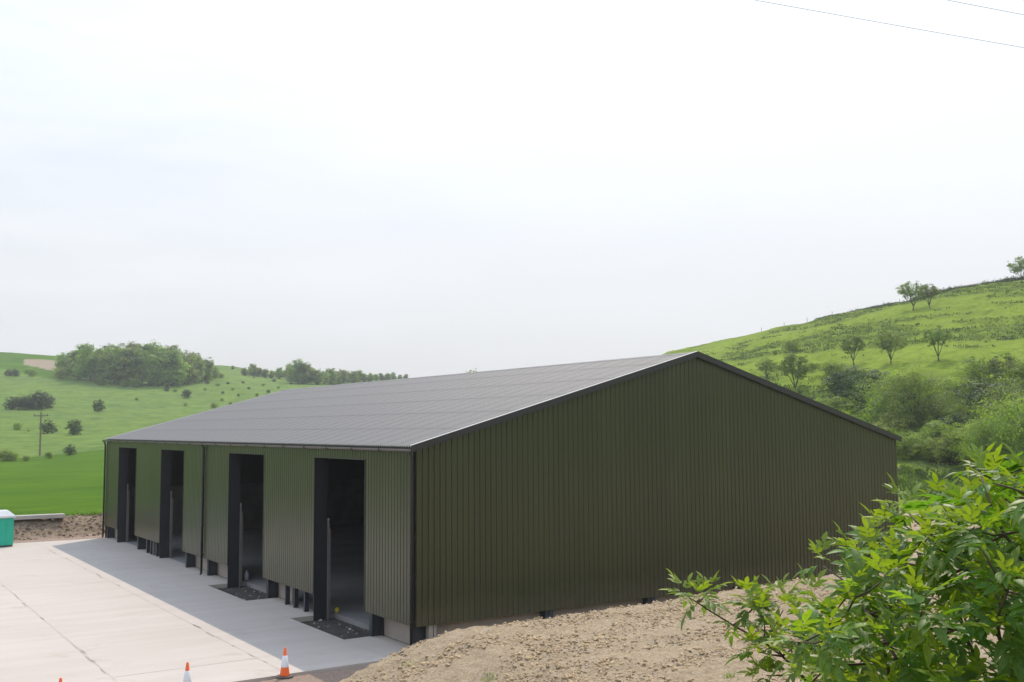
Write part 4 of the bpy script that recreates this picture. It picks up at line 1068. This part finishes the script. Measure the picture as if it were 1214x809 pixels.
def lobes_dome(seed, h, w, z0, n, flat=1.0, small=1.0):
    """rounded crown from z0 to h, radius w, made of overlapping lobes of uneven size"""
    rg = random.Random(seed); out = []
    H2 = (h-z0)/2; zc = z0+H2
    for i in range(n):
        u = 1 - 2*(i+.5)/n
        u = max(-.75, min(1, u + rg.uniform(-.15, .15)))
        a = i*2.399963 + rg.uniform(-.5, .5); q = math.sqrt(max(0, 1-u*u))
        s = rg.uniform(.30, .48)*w*small
        k = rg.uniform(.50, .72) + (1-small)*.5*rg.uniform(.2, 1)
        out.append((q*math.cos(a)*w*k, q*math.sin(a)*w*k, zc + u*H2*.60, s, s*rg.uniform(.8, 1.1), min(s, H2*.5)*rg.uniform(.8, 1.05)*flat))
    out.append((0, 0, zc, .52*w*small, .52*w*small, H2*.6*small))
    return out
PROTO = {}
def proto(key, h, w, z0, nl, nleaf, leaf, mat, seed, inner=.25, trunk_r=0.12, trunk_h=None, clump=.16, flat=1.0, small=1.0):
    lb = lobes_dome(seed, h, w, z0, nl, flat, small)
    cm = crown_mesh("crown", seed, lb, nleaf, leaf, inner=inner, clump=clump); cm.materials.append(mat)
    tm = trunk_mesh("trunk", seed, trunk_h or max(z0, h*.22), trunk_r, lb[:6]); tm.materials.append(M_BARK)
    zmax = max(vv.co.z for vv in cm.vertices)*0.97
    PROTO.setdefault(key[0] if key[0] != 'H' else key, []).append((cm, tm, zmax))
# woodland trees (far): crowns 15 m tall
for i in range(4):
    proto('W', 15, 5.0, -3.0, 11, 6500, .60, M_LEAF_WOOD, 100+i, inner=.12, trunk_r=.3, trunk_h=3, clump=.24)
for i in range(4):
    proto('H%d' % i, 5, (2.5, 2.2, 2.6, 2.0)[i], (1.3, 1.5, 1.2, 1.0)[i], (15, 13, 17, 13)[i], 5000, .16, M_LEAF_HAW, 200+i, inner=.3, trunk_r=.11, trunk_h=.7, clump=.2, small=.74)
for i in range(4):
    proto('S', 4, 2.5, -0.6, 14, 6500, .17, M_LEAF_SHRUB, 300+i, inner=.2, trunk_r=.10, trunk_h=.8, clump=.2)
for i in range(3):
    proto('D', 4, 2.4, -0.6, 13, 6500, .17, M_LEAF_DARK, 400+i, inner=.2, trunk_r=.10, trunk_h=.8, clump=.17)
for i in range(3):
    proto('B', 7, 4.2, -1.0, 26, 20000, .17, M_LEAF_SHRUB if i else M_LEAF_HAW, 500+i, inner=.2, trunk_r=.16, trunk_h=1.4, clump=.2)
_tc = [0]
def tree(name, kind, x, y, h, label, cat, group=None, wide=1.0):
    _tc[0] += 1; i = _tc[0]
    cm, tm, zm = PROTO[kind][(i*7) % len(PROTO[kind])]
    s = h/zm
    r = empty(name, (x, y, gz(x, y)-0.08*s), (i*2.4) % 6.28, label, cat, group)
    r.scale = (s*wide, s*wide, s)
    for nm, me in (("trunk", tm), ("crown", cm)):
        o = bpy.data.objects.new(nm, me); COL.objects.link(o); o.parent = r
    return r

def one(key, name, label, cat, wide=1.0, idx=0):
    k, x, y, h = TREES[key][idx]
    tree(name, k, x, y, h, label, cat, None, wide)
one('pairL', "hawthorn_tree", "left and taller of two small trees standing together near the hill crest", "tree")
one('pairR', "hawthorn_tree", "right and lower of two small trees standing together near the hill crest", "tree")
one('edge', "hawthorn_tree", "small tree on the skyline cut by the right edge of the view", "tree")
for i, lab in enumerate([
    "low round bush on the slope just right of the shed's apex, nearest the crest",
    "upright thin-crowned tree on the open slope, leftmost of three in a row below the crest",
    "slender airy tree in the middle of three in a row on the open slope",
    "wide open-crowned tree, rightmost of three in a row on the open slope",
    "small tree just above the shed's right verge, leftmost on the hillside",
    "leaning airy tree above the right verge, between the leftmost small tree and the dark scrub",
    "flat dark bush low in the grass left of the round bush"]):
    k, x, y, h = TREES['m'][i]
    tree("hawthorn_tree" if k[0] == 'H' else "bush", k, x, y, h, lab, "tree" if k[0] == 'H' else "bush")
SLAB = ["pale shrub at the top left of the scrub belt above the verge", "dark upright shrub left in the scrub belt, beside a broader dark one",
 "broad dark rounded shrub at the centre left of the scrub belt", "grey green shrub rising just over the right verge of the roof",
 "largest bushy thicket in the scrub belt, right of the dark shrubs", "tall thicket behind the verge between dark shrubs and the largest thicket",
 "round bright shrub at the upper right of the scrub belt", "dark round shrub right of the grass gully beneath the bright round shrub",
 "tall dark tree at the upper right of the scrub belt near the edge", "thin tree at the right edge above the bright thicket",
 "big bright green thicket at the right edge of the view", "dense green thicket directly above the foreground elder, left of the bright thicket",
 "first bush right of the shed's far corner", "second bush right of the shed's far corner, pale and round",
 "third bush right of the shed's far corner, above the grass strip", "fourth bush right of the shed's far corner, tall and dark at its foot",
 "small bright bush peeking over the right verge", "large thicket beyond the right edge behind the elder",
 "shrub at the right edge above the big bright thicket", "little bush beside the leaning tree on the slope",
 "shrub half hidden by the right verge among the dark shrubs", "dark low bush in the gully between the thickets",
 "low bush at the foot of the gully", "very low bush in the grass strip right of the shed"]
for i, lab in enumerate(SLAB):
    k, x, y, h = TREES['s'][i]
    nm = "hawthorn_tree" if k[0] == 'H' else ("thicket" if k == 'B' else "shrub")
    tree(nm, k, x, y, h, lab, "tree" if k[0] == 'H' else "shrub", None, 1.15 if k != 'B' else 1.0)
# filler growth through the scrub belt, low and tangled
rg = np.random.default_rng(44)
fl = []
while len(fl) < 105:
    b = rad(rg.uniform(49, 63)); r_ = rg.uniform(99, 150)
    x, y = VX + r_*math.sin(b), VY + r_*math.cos(b)
    if fbm(np.array([x/13.]), np.array([y/13.]), 19, 2)[0] + (0.28 if r_ < 128 else -0.12) < 0.0: continue
    fl.append((x, y, rg.uniform(.9, 3.3)*(1.1 if r_ < 128 else .7)))
for j, (x, y, h) in enumerate(fl):
    tree("bramble_bush", 'S' if j % 5 else 'D', x, y, h, "low tangled bush filling the scrub belt on the eastern hill", "bush", "low tangled bushes of the scrub belt", 1.3)
ORD = "first second third fourth fifth sixth seventh eighth ninth tenth eleventh twelfth thirteenth fourteenth fifteenth".split()
for i, (k, x, y, h) in enumerate(TREES['copse']):
    row, j = ("front", i) if i < 14 else ("back", i-14)
    tree("copse_tree", 'W', x, y, h*(.80+.045*((i*7) % 5)), "round-crowned tree in the %s row of the copse, %s from the copse's left end" % (row, ORD[j]), "tree", "trees of the round copse on the northern hill", 1.12)
for (k, x, y, h), w_ in zip(TREES['copsebush'], ("under its leftmost tree", "behind its left end", "under its middle", "in front of its left third", "beyond its right end", "just left of its middle")):
    tree("copse_bush", 'S', x, y, h, "bush at the foot of the northern copse, " + w_, "bush", "bushes at the foot of the copse")
for (k, x, y, h), lab in zip(TREES['clump'], ["leftmost dark shrub of the clump on the left pasture", "second shrub from the left in the dark clump on the left pasture",
        "tallest shrub of the dark clump on the left pasture", "rightmost shrub of the dark clump on the left pasture", "small shrub in the middle front of the dark clump on the left pasture"]):
    tree("shrub", k, x, y, h, lab, "shrub", None, 1.15)
one('l1', "shrub", "lone upright dark bush on the open pasture, right of the dark clump", "bush", .8)
one('l2', "shrub", "round bush just right of the utility pole's top", "bush")
one('l3', "shrub", "small pale bush left of the utility pole on the pasture", "bush")
one('l4', "shrub", "dark crooked hawthorn bush between the utility pole and the shed", "bush")
one('l5', "shrub", "small bush at the crop field's far edge nearest the shed", "bush")
one('l6', "shrub", "pale bush at the crop field's far edge by the left side of the view", "bush", 1.3)
one('l7', "shrub", "second pale bush from the left at the crop field's far edge", "bush", 1.2)
one('l8', "shrub", "tiny pale bush left of the utility pole's foot", "bush")
one('l9', "shrub", "tiny pale bush right of the utility pole's foot", "bush")
one('l10', "shrub", "speck of a bush on the skyline left of the copse", "bush")
one('la', "shrub", "dark bush highest on the left pasture, at the edge of the view", "bush", 1.2)
one('lb', "shrub", "dark bush beside the highest one on the left pasture", "bush")
one('lc', "shrub", "greyish bush between the copse and two dark bushes", "bush")
one('ld', "shrub", "faint low bush just under the tan patch of field", "bush", 1.5)
one('le', "shrub", "rounded lone bush below the right end of the copse", "bush")
one('lf', "shrub", "small dark bush below the middle right of the copse", "bush")
for k, x, y, h in TREES['tiny']:
    tree("scattered_bush", 'S' if int(x*10) % 3 else 'D', x, y, h*.8, "tiny dark bush dotted on the far pasture slope", "bush", "tiny bushes dotted over the northern pasture", 1.2)
rl = sorted(TREES['line'], key=lambda t_: (t_[1]-VX)/(t_[2]-VY))
for i, (k, x, y, h) in enumerate(rl):
    lab = "tallest tree of the far ridge line, behind the shed roof" if h > 9.5 else (
        "bluish tree in the far ridge line, %s from the line's left end" % ORD[i] if i < 14 else "bluish tree in the far ridge line, %s from the line's right end" % ORD[len(rl)-1-i])
    tree("ridge_tree", 'W', x, y, h*1.08, lab, "tree", "trees along the far ridge", 1.25)
# shrubs added out of view to block sky from the gable's reflections
for j in range(11):
    tree("added_shrub", 'B', -48+j*9.5, -41+((j*37) % 7)*.8, 6.5+(j*13 % 5)*.6, "tall shrub of the overgrown hedge on the bank south of the viewpoint", "shrub", "unseen shrubs added behind the viewpoint")
# tree tops that only just clear the ridge of the shed
for (x, y, h), lab in zip(TOPS, ["thin tree top peeping over the roof ridge, farthest left of three", "thin tree top peeping over the roof ridge, middle of three", "faint tree top peeping over the roof ridge, nearest the apex"]):
    tree("hawthorn_tree", 'H3', x, y, h, lab, "tree")

# hedge and post fence on the eastern crest
def polar(b, r): return VX + r*math.sin(rad(b)), VY + r*math.cos(rad(b))
def crest(b):
    rs = np.arange(150, 420, 1.0)
    X = VX + rs*math.sin(rad(b)); Y = VY + rs*math.cos(rad(b))
    i = int(np.argmax((height(X, Y)-CAMPOS[2])/rs)); return X[i], Y[i], rs[i]
hv = []; rg = np.random.default_rng(8)
hedge = empty("hedge", (*polar(57, 245), gz(*polar(57, 245))), 0, "low dark hedge running along the crest of the eastern hill", "hedge")
for b in np.arange(50.6, 63, 0.05):
    x, y, r_ = crest(b)
    w_ = np.clip((b-50.6)/2.5, .25, 1)*(0.75+0.5*fbm(np.array([b*1.7]), np.array([0.]), 5, 2)[0])
    x, y = VX + (r_+2)*math.sin(rad(b)), VY + (r_+2)*math.cos(rad(b))
    n = 90
    P = np.stack([x+rg.normal(0, .45, n), y+rg.normal(0, .45, n), gz(x, y)+np.abs(rg.normal(0, .42*w_, n))], 1)
    A = rg.normal(size=(n, 3)); A /= np.linalg.norm(A, axis=1)[:, None]
    Bv = np.cross(A, rg.normal(size=(n, 3))); Bv /= np.linalg.norm(Bv, axis=1)[:, None]
    hv.append(np.stack([P-A*.14, P-Bv*.1, P+A*.14, P+Bv*.1], 1).reshape(-1, 3))
hv = np.concatenate(hv)
o = link("foliage", np_mesh("foliage", hv-np.array(hedge.location)[None], np.arange(len(hv)).reshape(-1, 4)), M_LEAF_DARK, hedge)
fence = empty("stock_fence", (*polar(52, 262), gz(*polar(52, 262))), 0, "thin post and wire fence along the crest of the eastern hill", "fence")
fp = []
for b in (47.5, 48.7, 49.9, 51.2, 52.4, 53.8, 54.6, 55.6, 56.6, 57.6, 58.6, 59.6):
    x, y, r_ = crest(b); x, y = VX + (r_-1)*math.sin(rad(b)), VY + (r_-1)*math.cos(rad(b))
    z = gz(x, y); fp.append((x, y, z))
    a = Vector((x, y, z)) - fence.location
    MB().tube([(a.x, a.y, a.z-.3), (a.x, a.y, a.z+1.15)], .05, 6).build("post", M_BARK, fence)
for hh in (0.6, 1.1):
    m = MB(); m.tube([tuple(Vector((x, y, z+hh))-fence.location) for x, y, z in fp], .006, 4); m.build("wire", M_WIRE, fence)

# rank grass clumps over the eastern slope and the strip at its foot
n = 17000
rg = np.random.default_rng(15)
b = np.radians(rg.uniform(40, 66, n)); r_ = 80 + 170*rg.random(n)**1.5
x = VX + r_*np.sin(b); y = VY + r_*np.cos(b)
k = (fbm(x/15, y/15, 51, 3) + 0.22*np.sin((height(x, y) + 0.9*fbm(x/14, y/14, 71, 2))*2.9 + 1.2) + rg.uniform(-.1, .1, n) + S((112-r_)/20)*.25) > 0.16
x, y, r_ = x[k], y[k], r_[k]
z = height(x, y) + detail(x, y); n = len(x)
m_ = 8
P = np.repeat(np.stack([x, y, z], 1), m_, 0); rr_ = np.repeat(r_, m_); N = len(P)
P += np.stack([rg.normal(0, .45, N), rg.normal(0, .45, N), rg.uniform(0, .22, N)], 1)
d = np.stack([rg.normal(0, .5, N), rg.normal(0, .5, N), rg.uniform(.4, 1, N)], 1); d /= np.linalg.norm(d, axis=1)[:, None]
sd = np.cross(d, rg.normal(size=(N, 3))); sd /= np.linalg.norm(sd, axis=1)[:, None]
ln = rg.uniform(.15, .42, N)[:, None]; wd = rg.uniform(.06, .15, N)[:, None]
V = np.stack([P-sd*wd, P+sd*wd, P+d*ln], 1).reshape(-1, 3)
tag(link("hill_tussocks", np_mesh("hill_tussocks", V, np.arange(3*N).reshape(-1, 3)), M_TUSSOCK), "rank tussocks of grass over the eastern slope", "grass", kind="stuff")
# sprouts on the spoil mound
rg = np.random.default_rng(16)
cs = [(rg.uniform(-6, 9), rg.uniform(-15, -6.5)) for _ in range(26)] + [(-3.2+rg.normal(0, .5), -13.4+rg.normal(0, .25)) for _ in range(16)] + [(-2.6+rg.normal(0, .5), -12.6+rg.normal(0, .2)) for _ in range(8)]
Vs = []
for cx, cy in cs:
    nb = int(rg.integers(10, 34))
    bx = cx + rg.normal(0, .07, nb); by = cy + rg.normal(0, .07, nb)
    bz_ = height(bx, by)+detail(bx, by)
    P = np.stack([bx, by, bz_], 1)
    d = np.stack([rg.normal(0, .4, nb), rg.normal(0, .4, nb), np.ones(nb)], 1)*rg.uniform(.05, .16, nb)[:, None]
    a = rg.uniform(0, 6.28, nb); sd = np.stack([np.cos(a), np.sin(a), 0*a], 1)*.008
    Vs.append(np.stack([P-sd, P+sd, P+d], 1).reshape(-1, 3))
Vs = np.concatenate(Vs)
tag(link("grass_sprouts", np_mesh("grass_sprouts", Vs, np.arange(len(Vs)).reshape(-1, 3)), M_SPROUT), "thin sprouts of grass on the bare soil mound", "grass", kind="stuff")

# weedy margin between the soil bank and the crop, and at the pale foot of the eastern hill
rg = np.random.default_rng(26)
n = 5200
x = rg.uniform(-12, 10, n); y = 44.0 + np.abs(rg.normal(0, .5, n))
z = height(x, y) + detail(x, y)
P = np.stack([x, y, z], 1)
d = np.stack([rg.normal(0, .4, n), rg.normal(0, .4, n), np.ones(n)], 1)*rg.uniform(.08, .34, n)[:, None]
a = rg.uniform(0, 6.28, n); sd = np.stack([np.cos(a), np.sin(a), 0*a], 1)*.03
V = np.stack([P-sd, P+sd, P+d], 1).reshape(-1, 3)
tag(link("margin_weeds", np_mesh("margin_weeds", V, np.arange(3*n).reshape(-1, 3)), M_SPROUT), "ragged weeds along the top of the soil bank", "weeds", kind="stuff")

# ------------------------------------------------------------------ poles and wires
px0, py0 = POLE
pole = empty("utility_pole", (px0, py0, gz(px0, py0)), rad(-20), "wooden utility pole with a crossarm on the left pasture", "utility pole")
MB().tube([(0, 0, -.3), (0, 0, 7.1)], [.15, .11], 8).build("pole_shaft", M_WOOD, pole)
MB().box(-1.15, 1.15, -.07, .07, 6.55, 6.70).build("crossarm", M_WOOD, pole)
for x_ in (-1.0, 0.0, 1.0):
    MB().lathe([(.03, 6.7 if x_ else 7.1), (.06, 6.78 if x_ else 7.18), (.05, 6.9 if x_ else 7.3)], 8, x_, 0).build("insulator", M_BLACK, pole)
for i, (dy, lab) in enumerate(((0.0, "lower overhead wire crossing the top right of the sky"), (-1.25, "upper overhead wire clipping the top right corner of the sky"))):
    m = MB(); pts = []
    x0, y0, x1, y1 = -31.0, -8.62+dy, 35.0, -22.55+dy
    for k in range(41):
        u = k/40; sag = 4*0.55*u*(1-u)
        pts.append((x0+(x1-x0)*u, y0+(y1-y0)*u, 14.5-sag))
    m.tube(pts, .0055, 5)
    tag(m.build("overhead_wire", M_WIRE), lab, "wire")
for x_, y_, lab in ((-31.0, -9.2, "tall wooden pole west of the yard carrying two overhead wires"), (35.0, -23.2, "tall wooden pole east of the mound carrying two overhead wires")):
    g = gz(x_, y_)
    p_ = empty("wire_pole", (x_, y_, g), rad(78), lab, "utility pole")
    MB().tube([(0, 0, -.3), (0, 0, 14.35-g)], [.17, .12], 8).build("pole_shaft", M_WOOD, p_)
    MB().box(-.95, .95, -.06, .06, 14.3-g, 14.42-g).build("crossarm", M_WOOD, p_)

# ------------------------------------------------------------------ the elder in the foreground
def leaflet(m, base, d, nrm, ln, wd, droop, fold):
    """one serrate-looking leaflet: a folded, drooping blade of 4 sections"""
    d = d.normalized(); sdir = d.cross(nrm).normalized(); up = sdir.cross(d).normalized()
    prof = [(0.0, .06), (.14, .66), (.36, 1.0), (.60, .90), (.83, .46), (1.0, .02)]
    b = len(m.v)
    for t_, w_ in prof:
        c = base + d*(ln*t_) - up*(droop*ln*t_*t_)
        e = wd*.5*w_
        m.v.append(tuple(c)); m.v.append(tuple(c + sdir*e + up*(fold*e))); m.v.append(tuple(c - sdir*e + up*(fold*e)))
    for i in range(len(prof)-1):
        a = b+3*i
        m.f.append((a, a+3, a+4, a+1)); m.f.append((a, a+2, a+5, a+3))
def compound_leaf(seed, size, young):
    rg = random.Random(seed); m = MB()
    nl = rg.choice([5, 5, 7])
    ln = size
    rachis = [Vector((0, 0, 0))]
    bend = rg.uniform(.05, .25) if young else rg.uniform(.25, .55)
    for k in range(1, 5):
        t_ = k/4; rachis.append(Vector((ln*t_*.62, 0, -bend*ln*t_*t_*.5)))
    m.tube([tuple(p) for p in rachis], [.0022, .0018, .0015, .0012, .001], 4, False)
    dr = rg.uniform(.05, .3) if young else rg.uniform(.2, .5)
    fd = rg.uniform(.15, .5)
    pairs = (nl-1)//2
    for k in range(pairs):
        t_ = .42 + .5*k/max(1, pairs-.5)
        p = Vector((ln*t_*.62, 0, -bend*ln*t_*t_*.5))
        for s_ in (1, -1):
            d = Vector((.62+rg.uniform(-.1, .1), s_*.85, rg.uniform(-.1, .12) - bend*.3))
            leaflet(m, p, d, Vector((0, 0, 1)), ln*rg.uniform(.46, .58)*(1-.1*(pairs-1-k)), ln*rg.uniform(.17, .23), dr+rg.uniform(-.1, .1), fd)
    leaflet(m, rachis[-1], Vector((1, 0, -bend*.6)), Vector((0, 0, 1)), ln*.62, ln*.235, dr, fd)
    return m.mesh("leaf", True)
LEAF_OLD = [compound_leaf(i, 1.0, False) for i in range(7)]
LEAF_YNG = [compound_leaf(50+i, 1.0, True) for i in range(6)]
for me in LEAF_OLD: me.materials.append(M_ELDER)
for me in LEAF_YNG: me.materials.append(M_ELDER_Y)

elder = empty("elder_bush", (-10.85, -24.81, 4.7), 0, "leafy elder bush filling the lower right foreground, one branch reaching left", "bush")
EO = elder.location.copy()
rg = random.Random(9)
nodes = []     # (pos, parent)
def add_node(p, par): nodes.append([Vector(p), par]); return len(nodes)-1
root = add_node(LIMBS[0][0], -1)
paths = []
for lb in LIMBS:
    par = root; path = [root]
    q_ = [Vector(p) for p in lb]; q_ = [q_[0]*2-q_[1]] + q_ + [q_[-1]*2-q_[-2]]
    for k in range(1, len(lb)):
        p0, p1, p2, p3 = q_[k-1:k+3]
        steps = max(2, int((p2-p1).length/.07))
        for s_ in range(1, steps+1):
            u = s_/steps
            j = Vector((rg.uniform(-1, 1), rg.uniform(-1, 1), rg.uniform(-1, 1)))*.004
            c_ = 0.5*(2*p1 + (p2-p0)*u + (2*p0-5*p1+4*p2-p3)*u*u + (3*p1-p0-3*p2+p3)*u**3)
            par = add_node(c_+j, par); path.append(par)
    paths.append(path)
tips = sorted([Vector(t_) for t_ in TIPS], key=lambda t_: (t_-nodes[root][0]).length)
tip_paths = []
nlimb = len(nodes)
for t_ in tips:
    best, bd = None, 1e9
    for i, (p, par) in enumerate(nodes):
        dd = (p-t_).length + (0.25*max(0, p.z - t_.z + .02)) + (0.05 if i >= nlimb else 0)
        if dd < bd: best, bd = i, dd
    a = nodes[best][0]
    if (t_-a).length < .05: continue
    mid = a.lerp(t_, .5) + Vector((rg.uniform(-.02, .02), rg.uniform(-.02, .02), -.035*(t_-a).length*2))
    steps = max(2, int((t_-a).length/.07)); par = best; path = [best]
    for s_ in range(1, steps+1):
        u = s_/steps
        par = add_node(a*(1-u)**2 + mid*2*u*(1-u) + t_*u*u, par); path.append(par)
    tip_paths.append(path)
wgt = [0]*len(nodes)
for i in range(len(nodes)-1, 0, -1):
    wgt[i] += 1
    if nodes[i][1] >= 0: wgt[nodes[i][1]] += wgt[i]
def nr(i): return min(.019, .0021 + .00045*math.sqrt(wgt[i])*1.6)
for path in paths:
    MB().tube([tuple(nodes[i][0]-EO) for i in path], [nr(i) for i in path], 7).build("branch", M_TWIG, elder, True)
for path in tip_paths:
    MB().tube([tuple(nodes[i][0]-EO) for i in path], [nr(i) for i in path], 5).build("twig", M_TWIG, elder, True)
leaves = []
def put_leaf(p, d, size, young):
    d = d.normalized()
    q = d.to_track_quat('X', 'Z')
    roll = Euler((rg.uniform(-.35, .35), 0, 0)).to_quaternion()
    me = rg.choice(LEAF_YNG if young else LEAF_OLD)
    leaves.append((Matrix.Translation(p) @ (q @ roll).to_matrix().to_4x4() @ Matrix.Diagonal((size, size*rg.uniform(.85, 1.1), size, 1)), me, (p-Vector(CAMPOS)).length/size))
for path in tip_paths + paths:
    pts = [nodes[i][0] for i in path]
    end = pts[-1]; back = pts[max(0, len(pts)-3)]
    axis = (end-back).normalized()
    axis = (axis*.6 + Vector((0, 0, .6)) + Vector((rg.uniform(-.2, .2), rg.uniform(-.2, .2), 0))).normalized()
    ref = axis.cross(Vector((rg.uniform(-1, 1), rg.uniform(-1, 1), .2))).normalized()
    shoot = rg.uniform(.03, .08)
    lvl = 3
    for k in range(lvl):           # tip rosette, upright young leaves above spreading ones
        u = k/(lvl-1) if lvl > 1 else 1
        p = end + axis*shoot*u*.9
        side = (Matrix.Rotation(math.pi/2*k+rg.uniform(-.3, .3), 3, axis) @ ref)
        for s_ in (1, -1):
            el_ = .25 + .75*u
            dd = side*s_*(1.05-.6*u) + axis*el_ + Vector((0, 0, .10))
            put_leaf(p, dd, rg.uniform(.080, .128)*(1.12-.35*u), k >= 1)
    # mature leaves further down the twig
    nn = len(pts)
    for q_ in range(max(1, nn-7), nn-1, 2):
        ax = (pts[q_+1]-pts[q_-1]).normalized()
        side = ax.cross(Vector((rg.uniform(-1, 1), rg.uniform(-1, 1), rg.uniform(-1, 1)))).normalized()
        for s_ in (1, -1):
            if rg.random() < .85:
                put_leaf(pts[q_], side*s_ + ax*.5 + Vector((0, 0, rg.uniform(-.45, .25))), rg.uniform(.09, .14), rg.random() < .15)
def shown(p):
    d = Vector(p)-Vector(CAMPOS); z = d.dot(_F)
    return abs(d.dot(_R2)/z) < .51 and -.34 < d.dot(_U2)/z < .34
leaves.sort(key=lambda l: (0 if shown(l[0].translation) else 1, l[2]))
for mat_, me, _ in leaves[:300]:
    o = bpy.data.objects.new("leaf", me); COL.objects.link(o); o.parent = elder
    o.matrix_parent_inverse = Matrix.Identity(4)
    o.matrix_local = Matrix.Translation(-EO) @ mat_
VV, FF, MI, base = [], [], [], 0
cache = {}
for mat_, me, _ in leaves[300:]:
    if me.name not in cache:
        co = np.empty(len(me.vertices)*3, np.float32); me.vertices.foreach_get("co", co)
        qd = [tuple(p.vertices) for p in me.polygons if len(p.vertices) == 4]
        cache[me.name] = (co.reshape(-1, 3), np.array(qd))
    co, qd = cache[me.name]
    M3 = np.array(mat_.to_3x3()); T3 = np.array(mat_.translation-EO)
    VV.append(co @ M3.T + T3); FF.append(qd+base); base += len(co)
    MI.append(np.full(len(qd), 1 if me in LEAF_YNG else 0))
me = np_mesh("leaves", np.concatenate(VV), np.concatenate(FF), True, np.concatenate(MI))
me.materials.append(M_ELDER); me.materials.append(M_ELDER_Y)
o = link("leaves", me, None, elder); o["kind"] = "stuff"
print("leaves", len(leaves), "twigs", len(tip_paths), "objects", len(bpy.data.objects))

# ------------------------------------------------------------------ haze over the valley
if HAZE:
    hz = MB().box(-2700, 2700, -2750, 2700, -6, 75)
    o = hz.build("haze", None)
    hm = bpy.data.materials.new("haze"); hm.use_nodes = True
    ht = hm.node_tree; ht.nodes.clear()
    ho = ht.nodes.new("ShaderNodeOutputMaterial"); hp = ht.nodes.new("ShaderNodeVolumePrincipled")
    hp.inputs["Color"].default_value = (0.90, 0.94, 1.0, 1)
    hp.inputs["Density"].default_value = 0.00036
    hp.inputs["Anisotropy"].default_value = 0.2
    ht.links.new(hp.outputs[0], ho.inputs["Volume"])
    o.data.materials.append(hm)
    tag(o, kind="stuff")
